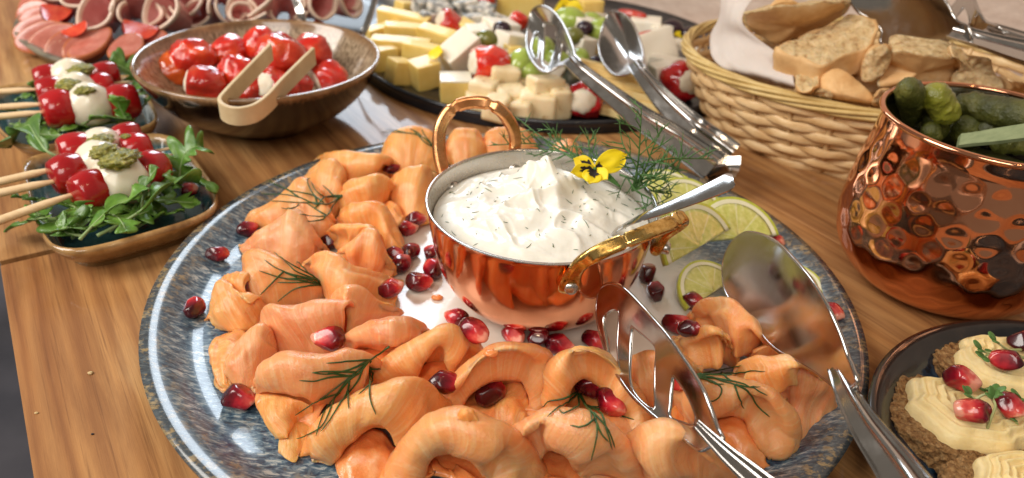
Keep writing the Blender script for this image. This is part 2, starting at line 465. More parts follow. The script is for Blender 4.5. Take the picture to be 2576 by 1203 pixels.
simple('green_wood', [(.3, (.17, .21, .10)), (.7, (.27, .31, .16))], 1, .6, .3, .0005, stretch=(30, 300, 300), bscale=300)
simple('bread_crust', [(.3, (.54, .28, .10)), (.5, (.72, .45, .20)), (.68, (.80, .59, .34)), (.8, (.86, .70, .48))], 45, .6, .35, .001, bscale=170, var=(.9, 1.1))
w = Mat('bread_crumb', rough=.85, sss=.1)
n = w.noise(w.vec('Object', (1, 1, 1)), 190, 6, .72, .4); vv = w.voro(w.vec('Object', (1, 1, 1.2)), 210)
c = w.ramp(n, [(.34, (.40, .21, .08)), (.44, (.70, .48, .23)), (.6, (.82, .62, .35)), (.8, (.88, .72, .46))])
pz = w.ramp(w.voro(w.vec('Object', (1, 1, 1.6)), 95), [(.10, 1), (.22, 0)])
c = w.mix(w.math('MULTIPLY', pz, w.ramp(w.noise(w.vec('Object'), 60, 2), [(.45, 0), (.6, .75)])), c, (.30, .15, .055))
w.color(c).bump(n, 1.0, .003).bump(vv, .6, .002).bump(pz, -.8, .003); M['crumb'] = w.m
simple('wicker', [(.3, (.54, .32, .13)), (.55, (.74, .52, .27)), (.78, (.84, .66, .40))], 60, .45, .25, .0006, coat=.1, bscale=240, var=(.88, 1.1), stretch=(1, 1, 3))
simple('wicker_rim', [(.3, (.50, .33, .11)), (.55, (.64, .46, .18)), (.78, (.74, .58, .28))], 70, .4, .2, .0005, bscale=240)
simple('napkin', [(.3, (.62, .54, .49)), (.7, (.70, .61, .56))], 40, .85, .15, .0005, .15, bscale=600)
simple('slate_glaze', [(.3, (.008, .009, .012)), (.7, (.02, .022, .028))], 60, .28, .1, .0005, coat=.4)
simple('rye_bread', [(.34, (.16, .07, .022)), (.5, (.36, .19, .075)), (.7, (.52, .32, .14))], 260, .8, 1.0, .0025, bscale=500)
simple('yellow_cream', [(.3, (.82, .62, .27)), (.7, (.87, .71, .38))], 160, .5, .6, .0012, .3, .1, 240, (1, .8, .4), .003)
w = Mat('rye_bread_crumb', rough=.9); n = w.noise(w.vec('Object'), 420, 6, .75); vv = w.voro(w.vec('Object'), 520)
w.color(w.ramp(n, [(.34, (.16, .06, .016)), (.48, (.42, .21, .07)), (.62, (.58, .34, .14)), (.8, (.70, .47, .24))])).bump(n, 1.0, .003).bump(vv, .9, .002); M['rye_bread'] = w.m
simple('sprout', [(.3, (.05, .13, .025)), (.7, (.12, .24, .06))], 200, .4, 0)
simple('sprout_stem', [(.3, (.32, .40, .14)), (.7, (.5, .5, .25))], 90, .4, 0)
simple('black_spot', [(.3, (.008, .004, .006)), (.7, (.02, .008, .012))], 90, .6, 0)
simple('lime_peel', [(.3, (.40, .46, .04)), (.7, (.58, .62, .08))], 200, .3, .3, .0004, coat=.3)
simple('lime_pith', [(.3, (.74, .72, .48)), (.7, (.84, .82, .62))], 100, .5, .1)
w = Mat('lime_flesh', rough=.15, coat=.8, sss=.5, sssr=(.9, 1, .3), sscale=.004)
xx = w.sep(w.vec('Object')); ang = w.math('ARCTAN2', xx[1], xx[0])
seg_ = w.math('PINGPONG', w.math('MULTIPLY', ang, 9 / (2 * math.pi)), .5)
r2 = w.math('SQRT', w.math('ADD', w.math('MULTIPLY', xx[0], xx[0]), w.math('MULTIPLY', xx[1], xx[1])))
cell = w.noise(w.vec('Object'), 330, 3, .6)
c = w.ramp(cell, [(.3, (.54, .56, .12)), (.55, (.67, .67, .22)), (.75, (.78, .77, .38))])
c = w.mix(w.ramp(seg_, [(.015, .7), (.07, 0)]), c, (.80, .79, .50))
w.color(c).bump(cell, .5, .0012, True); M['lime_flesh'] = w.m

# glazes
def glaze(name, inner, outer, rim, zr, stre=(500, 500, 18), rough=.18, coat=.7):
    """Colour by object height: outer glaze below, streaky inner glaze, warm rim."""
    w = Mat(name, rough=rough, coat=coat, coat_rough=.04)
    n = w.noise(w.vec('Object', stre), 1, 4, .65)
    n2 = w.noise(w.vec('Object'), 70, 5, .65)
    ci = w.ramp(n, inner); co = w.ramp(n2, outer)
    g = w.N.new('ShaderNodeNewGeometry')
    z = w.sep(w.vec('Object'))[2]
    nn = w.sep(g.outputs['Normal'])[2]
    up = w.ramp(nn, [(.0, 0), (.05, 1)])
    c = w.mix(up, co, ci)
    rf = w.ramp(w.math('ADD', z, w.math('MULTIPLY', w.math('SUBTRACT', n, .5), .006)), [(max(zr - .005, 0), 0), (zr - .001, 1)])
    c = w.mix(rf, c, w.ramp(n2, rim))
    w.color(c).bump(n, .06, .0005)
    M[name] = w.m
glaze('brown_glaze', [(.35, (.12, .075, .040)), (.52, (.33, .24, .15)), (.72, (.50, .40, .27))], [(.3, (.004, .003, .003)), (.7, (.018, .010, .006))], [(.3, (.11, .050, .018)), (.7, (.36, .21, .10))], .044)
glaze('teal_glaze', [(.35, (.012, .045, .05)), (.55, (.03, .10, .11)), (.75, (.07, .17, .17))], [(.3, (.20, .10, .03)), (.7, (.34, .20, .08))], [(.3, (.26, .12, .03)), (.5, (.52, .29, .10)), (.75, (.70, .48, .24))], .0175, (90, 90, 90))
glaze('blue_black_glaze', [(.36, (.006, .010, .018)), (.52, (.018, .045, .085)), (.72, (.06, .12, .19))], [(.3, (.006, .006, .007)), (.7, (.015, .014, .014))], [(.4, (.007, .007, .008)), (.62, (.016, .014, .013)), (.78, (.06, .03, .018))], .017, (260, 260, 30), .2, .3)
glaze('meat_glaze', [(.35, (.01, .01, .012)), (.7, (.03, .03, .03))], [(.3, (.05, .04, .03)), (.7, (.14, .10, .06))], [(.3, (.08, .075, .06)), (.5, (.20, .17, .12)), (.75, (.40, .33, .22))], .0145, rough=.4, coat=.15)

# ================================================================== SETTING: floor, wall, two wooden table tops
o = mesh('floor', [(-6, -6, -.76), (6, -6, -.76), (6, 6, -.76), (-6, 6, -.76)], [(0, 1, 2, 3)], M['floor'], smooth=False); kind(o, 'structure')
E_ = V((.566, -.825, 0)); N_ = V((.825, .566, 0))
wd = V((.829, -.56, 0)); wn = V((.56, .829, 0)); w0 = V((.06, .822, 0))
a, b = w0 - wd * 0.16, w0 + wd * 2.2
vs = []
NX, NZ = 90, 30
for j in range(NZ + 1):
    for i in range(NX + 1):
        p = a.lerp(b, i / NX) + V((0, 0, -.02 + 1.3 * j / NZ))
        p += wn * (.0012 * nz(p, 14) + .0006 * nz(p, 60))
        vs.append(p)
fs = [(j * (NX + 1) + i, j * (NX + 1) + i + 1, (j + 1) * (NX + 1) + i + 1, (j + 1) * (NX + 1) + i) for j in range(NZ) for i in range(NX)]
n0 = len(vs)
vs += [a + V((0, 0, -.02)), a + V((0, 0, 1.28)), a + wn * .12 + V((0, 0, -.02)), a + wn * .12 + V((0, 0, 1.28))]
fs += [(n0, n0 + 1, n0 + 3, n0 + 2)]
kind(mesh('wall', vs, fs, M['plaster']), 'structure')

def table(name, label, corner, length, widths):
    """Planks run along E_, side by side along N_."""
    t = thing(name, label, 'table', 'wooden tables pushed together', tuple(corner))
    off = 0
    for k, wdt in enumerate(widths):
        bm = rbox(length - .0002, wdt - .0001, .026, .0003, seg=1)
        M4 = Matrix(((E_.x, N_.x, 0, 0), (E_.y, N_.y, 0, 0), (0, 0, 1, 0), (0, 0, 0, 1)))
        o = from_bm('plank', bm, M['wood'], t, smooth=False)
        o.rotation_euler = (0, 0, math.atan2(E_.y, E_.x))
        o.location = E_ * (length / 2) + N_ * (off + wdt / 2) + V((0, 0, -.013 - .00005 * (k % 2)))
        off += wdt
    return t
seam = V((-.2415, .2955, 0))
wd1 = [.095, .088, .102, .092, .097, .090, .099, .093]
near = table('wooden_table', 'honey brown oiled plank table under the salmon platter, nearest the camera', seam + E_ * .0022, .80, wd1)
far = table('wooden_table', 'second plank table beyond the dark seam, carrying the skewer plates and the meat platter', seam - E_ * 1.35, 1.3485, [.09, .101, .096, .088, .1, .095, .092, .104])
for t in (near, far):
    o = from_bm('apron', rbox(.72 if t is near else 1.2, .68, .06, .002), M['gap'], t, smooth=False)
    o.rotation_euler = (0, 0, math.atan2(E_.y, E_.x)); L = .80 if t is near else 1.3485
    o.location = E_ * (L / 2) + N_ * .378 + V((0, 0, -.0575))
    for sx in (.08, L - .08):
        for sy in (.07, .68):
            lg = from_bm('leg', rbox(.055, .055, .68, .003), M['wood'], t, smooth=False)
            lg.rotation_euler = (0, 0, math.atan2(E_.y, E_.x)); lg.location = E_ * sx + N_ * sy + V((0, 0, -.419))
# the table top itself takes things
SURF.append(([V((-2, -1, 0)), V((2, -1, 0)), V((2, 2, 0)), V((-2, 2, 0))], [(0, 1, 2, 3)]))

# ================================================================== PLATTER
PC = V((-.0006, .2875, 0))
prof = smooth_prof([(0, .0052), (.08, .0052), (.128, .0058), (.1375, .0072), (.1432, .0105), (.1475, .0128), (.1525, .0140), (.1546, .0136), (.1552, .0122), (.1530, .0104), (.146, .0070), (.135, .0022), (.118, .0010), (0, .0010)], 90)
vs, fs = lathe(prof, 160, closed_bottom=False)
o = mesh('serving_platter', vs, fs, M['platter']); o.location = PC
tag(o, 'big round stoneware platter, cream centre and streaky blue grey band, holding the salmon', 'platter')
rest(o)

# ================================================================== SALMON
def grid_obj(name, rows, nu, nv, m, parent=None, thick=1.3, amp=1.0, seed=0, ragged=0.0, freq=75):
    R = [resample(r, nu) for r in rows]
    cols = [resample([r[i] for r in R], nv) for i in range(nu)]   # cols[i][j]
    P = [[cols[i][j] for i in range(nu)] for j in range(nv)]
    # a few rounds of smoothing inside the sheet
    for _ in range(1):
        Q = [[p.copy() for p in r] for r in P]
        for j in range(1, nv - 1):
            for i in range(1, nu - 1):
                Q[j][i] = P[j][i] * .5 + (P[j - 1][i] + P[j + 1][i] + P[j][i - 1] + P[j][i + 1]) * .125
        P = Q
    def nrm(j, i):
        a = P[j][min(i + 1, nu - 1)] - P[j][max(i - 1, 0)]; b = P[min(j + 1, nv - 1)][i] - P[max(j - 1, 0)][i]
        n = a.cross(b)
        return n.normalized() if n.length > 1e-12 else V((0, 0, 1))
    NN = [[nrm(j, i) for i in range(nu)] for j in range(nv)]
    sgn = 1 if sum(n.z for r in NN for n in r) >= 0 else -1
    top, bot, uv = [], [], []
    for j in range(nv):
        for i in range(nu):
            p = P[j][i]; n = NN[j][i] * sgn
            d = amp * (nz(p, freq, seed) * 1.3 + nz(p, freq * 2.6, seed + 3) * .5) * .001
            # long creases that run across the fold
            d += amp * .0004 * max(0, noise.noise(V((i * .22 + seed * 5, j * .10, seed)))) * 2
            p = p + n * d
            if ragged and j == nv - 1: p = p + V((nz(p, 150, seed), nz(p, 150, seed + 4), nz(p, 120, seed + 8) * .4)) * ragged * .001
            if p.z < .0062: p.z = .0062 + nz(p, 200) * .0002
            top.append(p); bot.append(p - n * thick * .001)
            uv.append((i / nu * .06 + seed * .13, j / nv * .04 + seed * .07))
    for p in bot:
        if p.z < .0056: p.z = .0056
    n = nu * nv
    fs = []
    for j in range(nv - 1):
        for i in range(nu - 1):
            a, b, c, d = j * nu + i, j * nu + i + 1, (j + 1) * nu + i + 1, (j + 1) * nu + i
            f = (a, b, c, d)
            if sgn < 0: f = f[::-1]
            fs.append(f); fs.append(tuple(n + k for k in f[::-1]))
    def edge(a, b):
        f = (a, n + a, n + b, b)
        fs.append(f if sgn < 0 else f[::-1])
    for i in range(nu - 1): edge(i + 1, i); edge((nv - 1) * nu + i, (nv - 1) * nu + i + 1)
    for j in range(nv - 1): edge(j * nu, (j + 1) * nu); edge((j + 1) * nu + nu - 1, j * nu + nu - 1)
    return mesh(name, top + bot, fs, m, parent, uv=uv + uv)

def proj(p):
    d = p - EYE; z = d.dot(_F)
    return V((1288 + FPX * d.dot(_R) / z, 601.5 - FPX * d.dot(_U) / z, 0))
def fold_rows(R, I, style, back, rr, bulge):
    n = 14
    R, I = resample(R, n), resample(I, n)
    pc = sum((proj(p) for p in I), V((0, 0, 0))) / n * .5 + (proj(I[0]) + proj(I[-1])) * .25
    rows = [[] for _ in range(9)]
    for k in range(n):
        r, i = R[k], I[k]
        tg_ = R[min(k + 1, n - 1)] - R[max(k - 1, 0)]
        nv_ = tg_.cross(i - r)
        if nv_.length < 1e-9: nv_ = V((0, 0, 1))
        nv_.normalize()
        if nv_.z < 0: nv_ = -nv_
        nv_ = (nv_ + V((0, 0, .35))).normalized()
        d_ = min((i - r).length, .016)
        d1 = (proj(r) - proj(i)).normalized() + (proj(r) - pc).normalized()
        o = V((d1.x, -d1.y * 1.5, 0)).normalized()
        up = V((0, 0, 1)); f = min(1, max(.25, (r.z - .0065) / .02)); q_ = rr * .001 * f; zr = r.z
        rows[0].append(V((r.x, r.y, 0)) + o * back * .001 * f + up * .0066)
        rows[1].append(V((r.x, r.y, 0)) + o * back * .0007 * f + up * (.0066 + (zr - .0066) * .45))
        rows[2].append(V((r.x, r.y, 0)) + o * q_ * 1.1 + up * (zr - q_ * .62))
        rows[3].append(r + up * 0.0)
        if style == 'front':
            rows[4].append(r.lerp(i, .14) - o * q_ * .45 + up * (q_ * .15))
            bb = math.copysign(1, bulge) * d_ * .16
            rows[5].append(r.lerp(i, .42) + up * (bulge * .0005 * f) + nv_ * bb)
            rows[6].append(r.lerp(i, .72) + up * (bulge * .0004 * f) + nv_ * bb * .8)
            rows[7].append(i)
            rows[8].append(i + o * q_ * .5 - up * .0012)
        else:
            d = (r - i).length
            rows[4].append(r.lerp(i, .22) + nv_ * d_ * .19)
            rows[5].append(r.lerp(i, .66) + nv_ * d_ * .22)
            rows[6].append(i.copy())
            rows[7].append(i + o * q_ * .75 - up * q_ * .8)
            p8 = i + o * q_ * 2.4; rows[8].append(V((p8.x, p8.y, min(i.z - .002, .0105))))
    return rows
SID = [0]
def salmon(label, k, ridge, inner, style='front', back=12, rr=4, bulge=1.5, floor=None, k2=None, dz=0, amp=1.0, nu=46, nv=34):
    SID[0] += 1; s = SID[0] * 1.37
    R = qs(k, ridge, dz); I = qs(k2 or k, inner, dz)
    rows = fold_rows(R, I, style, back, rr, bulge)
    o = grid_obj('salmon_slice', rows, nu, nv, M['salmon'], amp=amp, seed=s, ragged=.7)
    kids = []
    if floor or style == 'hollow':
        n = 12
        Rr, Ir = resample(R, n), resample(I, n)
        if floor:
            fr = [qs(k, r, dz) for r in floor]
        else:
            cen = (Ir[0] + Ir[-1]) / 2
            ap = (Ir[5] + Ir[6]) / 2; fw = V((cen.x - ap.x, cen.y - ap.y, 0)); fw = fw.normalized() if fw.length > 1e-6 else V((0, -1, 0))
            r0, r1, r2, r3 = [], [], [], []
            pcn = sum((proj(p) for p in Ir), V((0, 0, 0))) / n * .5 + (proj(Ir[0]) + proj(Ir[-1])) * .25
            for a_, b_ in zip(Rr, Ir):
                d1 = (proj(b_) - pcn).normalized(); o_ = V((d1.x, -d1.y * 1.5, 0)).normalized()
                p = b_ + o_ * .014; r0.append(V((p.x, p.y, .0095)))
                p = b_.lerp(cen, .15); r1.append(V((p.x, p.y, .0115)))
                p = b_.lerp(cen, .55) + fw * .005; r2.append(V((p.x, p.y, .0125)))
                p = b_.lerp(cen, .6) + fw * .016; r3.append(V((p.x, p.y, .0082)))
            fr = [r0, r1, r2, r3]
        kids.append(grid_obj('inner_fold', fr, 26, 18, M['salmon_in'], o, thick=1.0, amp=1.2, seed=s + 40, ragged=1.0, freq=110))
    recenter(o, kids)
    tag(o, label, 'salmon slice', 'smoked salmon slices on the platter')
    rest(o)
    for c in kids: rest(c)
    return o
def flap(label, k, rows, m='salmon', thick=.8, amp=.8):
    SID[0] += 1
    o = grid_obj('salmon_slice', [qs(k, r) for r in rows], 36, 22, M[m], thick=thick, amp=amp, seed=SID[0] * 1.37, ragged=2.2)
    recenter(o); tag(o, label, 'salmon slice', 'smoked salmon slices on the platter'); rest(o)
    return o

salmon('rounded back salmon slice with a dill tip on it, left of the raised pot handle', 'D',
       [(955, 398, 10), (972, 352, 20), (1015, 323, 27), (1062, 321, 27), (1100, 345, 23), (1118, 400, 12)], [(965, 420, 8), (1000, 432, 9), (1050, 428, 10), (1100, 430, 8)], back=14, bulge=3)
salmon('small plump salmon slice framed by the raised brass handle', 'D',
       [(1118, 372, 13), (1138, 332, 23), (1170, 320, 26), (1203, 332, 23), (1222, 375, 13)], [(1125, 412, 8), (1155, 420, 9), (1190, 418, 9), (1222, 410, 8)], back=14, bulge=3)
salmon('salmon slice behind the pot rim under the right foot of the raised handle', 'D',
       [(1208, 365, 13), (1230, 333, 23), (1272, 317, 26), (1322, 330, 22), (1352, 370, 12)], [(1215, 405, 8), (1250, 412, 9), (1310, 410, 9), (1345, 402, 8)], back=13, bulge=2.5)
salmon('farthest small salmon slice peeping out behind the long dill bunch', 'D',
       [(1378, 388, 9), (1400, 360, 16), (1440, 352, 18), (1468, 378, 10)], [(1385, 410, 7.5), (1420, 415, 8), (1460, 405, 7.5)], back=10, bulge=2)
salmon('broad salmon slice with pale fuzzy top edge at the back left rim', 1,
       [(870, 240, 10), (950, 205, 18), (1090, 190, 23), (1230, 195, 26), (1370, 212, 26), (1450, 250, 22), (1488, 318, 13)], [(900, 330, 9), (1080, 455, 8), (1180, 460, 9), (1300, 440, 9), (1440, 400, 8)], bulge=3)
salmon('tall narrow salmon slice leaning against the broad back slice', 1,
       [(792, 368, 10), (840, 315, 18), (925, 248, 24), (1000, 240, 26), (1050, 290, 24), (1078, 380, 20), (1098, 475, 12)], [(800, 440, 9), (850, 560, 8), (930, 660, 8), (1000, 700, 8), (1075, 640, 8)], bulge=2)
salmon('smooth upright salmon slice tucked against the left side of the pot', 1,
       [(1445, 405, 14), (1515, 350, 22), (1620, 300, 27), (1720, 290, 28), (1772, 340, 22), (1800, 420, 12)], [(1490, 560, 12), (1500, 660, 8), (1600, 742, 8), (1700, 755, 8), (1780, 735, 8)], bulge=2)
salmon('narrow salmon flap running down beside two touching pomegranate seeds, left of the pot', 1,
       [(1395, 600, 12), (1445, 575, 15), (1500, 610, 14), (1560, 690, 11), (1592, 752, 8)], [(1420, 690, 8), (1450, 760, 8), (1490, 800, 8), (1525, 800, 8), (1565, 785, 7)], back=5, bulge=1)
salmon('pillow shaped salmon slice with a torn right edge, upper left of the copper pot', 1,
       [(1062, 510, 12), (1105, 450, 20), (1200, 398, 25), (1310, 367, 28), (1400, 384, 26), (1462, 440, 22), (1492, 530, 14)], [(1075, 640, 10), (1150, 640, 12), (1300, 615, 14), (1400, 600, 12), (1486, 575, 10)], bulge=3)
salmon('long salmon slice sweeping down to a point by three seeds, below the pillow shaped one', 1,
       [(1048, 690, 12), (1088, 622, 20), (1180, 588, 26), (1300, 570, 29), (1390, 600, 27), (1435, 665, 24), (1485, 780, 18), (1535, 900, 12), (1582, 975, 7.5)], [(1050, 745, 12), (1150, 785, 14), (1270, 800, 14), (1340, 840, 12), (1400, 930, 10), (1430, 980, 8), (1460, 1010, 8), (1500, 1010, 8), (1560, 1000, 7)], bulge=2)
salmon('salmon slice lying under the leftmost dill sprig near the blue rim', 1,
       [(322, 750, 8), (370, 665, 14), (480, 598, 18), (620, 508, 22), (700, 402, 26), (760, 386, 28), (820, 410, 27), (862, 480, 25), (932, 600, 22), (985, 690, 18), (1035, 742, 12)],
       [(430, 775, 8), (520, 765, 12), (600, 730, 14), (690, 690, 16), (745, 720, 16), (790, 790, 14), (850, 890, 10), (900, 920, 8), (950, 900, 8), (985, 880, 8), (1010, 840, 8)], bulge=2)
salmon('peaked salmon slice with a small tear, edge touching the seed at the far left rim', 1,
       [(275, 925, 8), (338, 880, 13), (390, 828, 18), (460, 768, 22), (600, 700, 25), (645, 652, 28), (690, 638, 30), (732, 670, 28), (792, 760, 25), (862, 860, 20), (925, 940, 11)],
       [(300, 1000, 8), (380, 1020, 8), (480, 1040, 8), (560, 1060, 8), (650, 1085, 9), (750, 1095, 9), (830, 1050, 8), (880, 1010, 8), (910, 985, 8)], bulge=3)
salmon('pale salmon sheet forming the cup behind a seed at the centre left', 1,
       [(968, 795, 16), (1045, 757, 23), (1150, 763, 26), (1285, 765, 29), (1330, 830, 27)], [(990, 900, 10), (1060, 960, 10), (1140, 960, 11), (1220, 900, 14), (1290, 870, 18)], back=8, bulge=-2)
salmon('shell shaped salmon slice closing the front of the cup at the centre left', 1,
       [(1015, 1005, 12), (1090, 940, 20), (1190, 862, 26), (1288, 785, 30), (1345, 850, 28), (1400, 950, 23), (1455, 1050, 15), (1485, 1105, 9)], [(1070, 1075, 9), (1130, 1100, 9), (1200, 1130, 9), (1260, 1150, 9), (1340, 1165, 9), (1420, 1170, 8), (1465, 1160, 8)], back=4, rr=3, bulge=3)
salmon('large glossy salmon slice under the dill sprig at the middle left', 2,
       [(318, 390, 14), (303, 270, 20), (328, 190, 27), (400, 162, 30), (480, 183, 31), (560, 224, 30), (680, 300, 27), (800, 372, 22), (905, 425, 15)],
       [(345, 560, 12), (390, 600, 11), (440, 620, 12), (500, 625, 10), (560, 625, 10), (640, 620, 9), (750, 610, 8), (850, 580, 8), (935, 530, 8)], bulge=4)
salmon('leftmost salmon slice, a wide petal hanging over the blue band', 2,
       [(20, 695, 8), (48, 560, 15), (88, 450, 20), (130, 403, 22), (200, 430, 22), (280, 500, 22), (340, 560, 20)], [(90, 750, 8), (160, 780, 9), (240, 800, 9), (320, 790, 10), (400, 750, 11), (440, 690, 12), (500, 620, 12)], bulge=4, rr=5)
salmon('small salmon petal tucked above the leftmost slice', 2,
       [(142, 372, 15), (190, 346, 21), (255, 336, 24), (312, 335, 24), (335, 400, 22)], [(170, 420, 17), (230, 480, 18), (290, 530, 17), (330, 560, 16)], bulge=2, back=6)
salmon('amber translucent salmon edge lying flat on the left of the platter', 3,
       [(190, 45, 8), (120, 95, 10), (75, 200, 10), (62, 300, 10), (72, 400, 10), (100, 500, 8), (160, 530, 8)], [(330, 60, 11), (300, 150, 12), (260, 250, 12), (240, 350, 11), (230, 430, 10), (240, 480, 9), (250, 540, 8)], back=2, rr=2, bulge=1, amp=1.6)
salmon('pinkish salmon slice folded low at the lower left of the ring', 2,
       [(150, 1120, 9), (180, 1020, 14), (250, 900, 19), (320, 800, 23), (380, 742, 25), (440, 740, 25), (500, 840, 21), (548, 935, 15)], [(170, 1160, 8), (240, 1250, 8), (300, 1290, 8), (380, 1270, 8), (420, 1180, 10), (450, 1100, 12), (505, 1050, 12), (560, 980, 12)], bulge=4)
salmon('broad flat topped salmon slice with a shiny left shoulder and one seed at its corner', 2,
       [(440, 720, 15), (465, 622, 24), (530, 590, 29), (660, 597, 30), (800, 575, 31), (950, 566, 32), (1115, 562, 32)], [(550, 1000, 11), (600, 1010, 10), (700, 1010, 10), (800, 1005, 10), (900, 1000, 10), (1000, 1000, 10), (1100, 880, 12)], bulge=4, rr=5)
salmon('salmon slice with a pale speckled flank reaching toward the pomegranate seeds', 2,
       [(775, 255, 14), (845, 200, 22), (940, 174, 28), (1030, 188, 29), (1090, 238, 27), (1150, 288, 25), (1280, 328, 20), (1400, 350, 15), (1505, 385, 8)], [(900, 375, 10), (910, 440, 11), (940, 510, 12), (1000, 560, 14), (1080, 520, 18), (1150, 520, 18), (1260, 570, 12), (1370, 590, 9), (1490, 570, 8)], bulge=3)
salmon('twisted salmon slice with a steep fold in the middle left of the ring', 2,
       [(985, 560, 18), (1040, 490, 25), (1100, 435, 31), (1195, 458, 29), (1300, 540, 23), (1420, 580, 17), (1530, 632, 8)], [(1020, 590, 18), (1060, 590, 22), (1105, 640, 24), (1112, 880, 12), (1200, 820, 12), (1340, 750, 11), (1455, 700, 9)], bulge=2, back=6)
salmon('curled salmon slice with a ragged drooping lip in front of the twisted one', 2,
       [(1055, 960, 10), (1125, 835, 21), (1255, 750, 28), (1400, 698, 32), (1480, 683, 33), (1590, 708, 30), (1675, 770, 23), (1735, 835, 12)], [(1080, 985, 10), (1200, 895, 18), (1300, 885, 23), (1400, 902, 25), (1480, 905, 25), (1590, 890, 23), (1645, 885, 17), (1690, 862, 12)], 'hollow', rr=5,
       floor=[[(1100, 960, 12), (1300, 920, 12), (1500, 900, 12), (1640, 880, 12)], [(1070, 1000, 12), (1250, 1020, 13), (1430, 1000, 12), (1560, 930, 10)], [(1080, 1060, 9), (1280, 1100, 9), (1440, 1060, 8), (1580, 1000, 8)]])
salmon('wide salmon slice under the big dill sprig in the lower left', 3,
       [(398, 500, 14), (415, 385, 23), (480, 320, 28), (600, 258, 31), (720, 236, 33), (880, 254, 33), (1060, 231, 32), (1250, 270, 27), (1360, 350, 18)], [(405, 540, 12), (480, 525, 18), (560, 515, 21), (680, 553, 21), (800, 562, 21), (860, 605, 17), (950, 610, 14), (1100, 600, 12), (1310, 490, 10)], 'hollow', rr=6, back=14,
       floor=[[(440, 500, 13), (600, 500, 14), (800, 540, 14), (1000, 560, 12)], [(400, 600, 11), (560, 640, 13), (760, 640, 13), (900, 700, 12)], [(480, 780, 8), (620, 820, 10), (760, 760, 11), (880, 840, 9)]])
flap('folded salmon tail with a torn tip on the grey streaked rim, lower left', 3,
     [[(392, 560, 12), (480, 545, 15), (620, 560, 17), (740, 600, 17), (850, 640, 14)], [(420, 680, 12), (520, 700, 15), (660, 700, 15), (760, 690, 13), (850, 720, 11)], [(500, 800, 11), (580, 830, 12), (665, 790, 13), (740, 760, 10), (850, 800, 9)], [(570, 905, 7.5), (610, 912, 9), (655, 890, 11), (700, 820, 9), (840, 880, 8)]], thick=1.2)
flap('thin ragged salmon scrap pointing over the streaked rim below the torn tip', 3,
     [[(585, 900, 9), (680, 790, 11), (780, 740, 10), (850, 760, 9)], [(580, 960, 8), (660, 950, 9), (760, 900, 9), (850, 860, 8)], [(590, 1015, 7), (685, 1085, 7), (760, 1010, 7), (845, 900, 7)]])
salmon('big arched salmon slice opening toward the camera, second arch from the left in front', 3,
       [(815, 1030, 9), (850, 880, 17), (955, 722, 25), (1075, 622, 30), (1215, 532, 34), (1400, 468, 37), (1560, 438, 38), (1665, 462, 35), (1745, 575, 28), (1795, 760, 17), (1800, 900, 9)], [(905, 1085, 8), (1010, 1105, 9), (1080, 975, 15), (1160, 885, 21), (1250, 803, 26), (1335, 770, 29), (1400, 822, 26), (1460, 903, 21), (1500, 965, 17), (1525, 1055, 12), (1560, 1110, 8)], 'hollow', rr=6, back=18,
       floor=[[(1030, 1000, 10), (1200, 860, 13), (1400, 840, 13), (1520, 980, 10)], [(1020, 1080, 9), (1160, 1010, 13), (1380, 990, 14), (1540, 1080, 9)], [(1020, 1110, 8), (1130, 1130, 10), (1360, 1120, 11), (1560, 1160, 8)], [(1060, 1210, 7.5), (1180, 1290, 7.5), (1400, 1290, 7.5), (1560, 1250, 7.5)]])
salmon('tent shaped salmon slice with a torn flap hanging inside, front centre left', 4,
       [(-130, 490, 9), (0, 350, 18), (130, 200, 26), (300, 100, 32), (400, 42, 36), (490, 20, 37), (590, 58, 34), (685, 150, 28), (765, 290, 15)], [(-20, 475, 9), (130, 450, 13), (235, 420, 15), (278, 320, 21), (368, 205, 28), (450, 150, 30), (478, 300, 22), (560, 425, 15), (655, 400, 10)], 'hollow', rr=5, back=14,
       floor=[[(250, 380, 13), (400, 250, 14), (520, 300, 13), (620, 420, 10)], [(250, 450, 11), (380, 400, 13), (480, 430, 13), (600, 470, 9)], [(280, 620, 8), (400, 620, 8), (500, 600, 8), (580, 560, 8)]])
salmon('round ring shaped salmon roll with a seed inside, front centre', 4,
       [(488, 720, 9), (490, 600, 15), (560, 500, 22), (660, 378, 29), (760, 280, 34), (880, 213, 37), (1020, 203, 38), (1145, 224, 35), (1232, 290, 28), (1262, 410, 20), (1265, 560, 12)], [(545, 740, 8), (600, 650, 13), (700, 500, 20), (820, 420, 24), (940, 392, 24), (1050, 402, 23), (1118, 485, 18), (1150, 585, 13), (1165, 700, 9)], 'hollow', rr=7, back=12)
salmon('smooth salmon petal curled inside the ring shaped roll, right of the seed', 4,
       [(915, 560, 9), (935, 495, 12), (1000, 472, 14), (1070, 480, 14), (1112, 580, 12), (1140, 700, 10), (1150, 790, 8)], [(800, 770, 9), (850, 830, 9), (910, 870, 9), (960, 905, 9), (1000, 920, 8), (1060, 900, 8), (1120, 850, 8)], bulge=3, back=4, rr=3)
salmon('large ring shaped salmon roll with two seeds in its mouth, left of the slotted tong', 4,
       [(1245, 700, 10), (1258, 480, 20), (1300, 370, 28), (1400, 258, 34), (1530, 208, 37), (1680, 238, 36), (1795, 320, 31), (1910, 450, 24), (2010, 620, 17), (2065, 780, 12), (2065, 920, 8)], [(1300, 740, 9), (1400, 650, 14), (1475, 500, 22), (1540, 405, 25), (1620, 420, 23), (1730, 520, 18), (1830, 660, 14), (1880, 780, 10), (1880, 930, 8)], 'hollow', rr=7, back=14)
flap('pale salmon piece beneath the dill sprig, between the ring shaped roll and the front arch', 4,
     [[(1290, 720, 26), (1450, 668, 28), (1600, 680, 28), (1740, 800, 24)], [(1280, 760, 22), (1450, 740, 28), (1620, 760, 28), (1800, 900, 20)], [(1260, 800, 18), (1450, 800, 22), (1640, 860, 22), (1850, 1000, 14)]], thick=2.5)
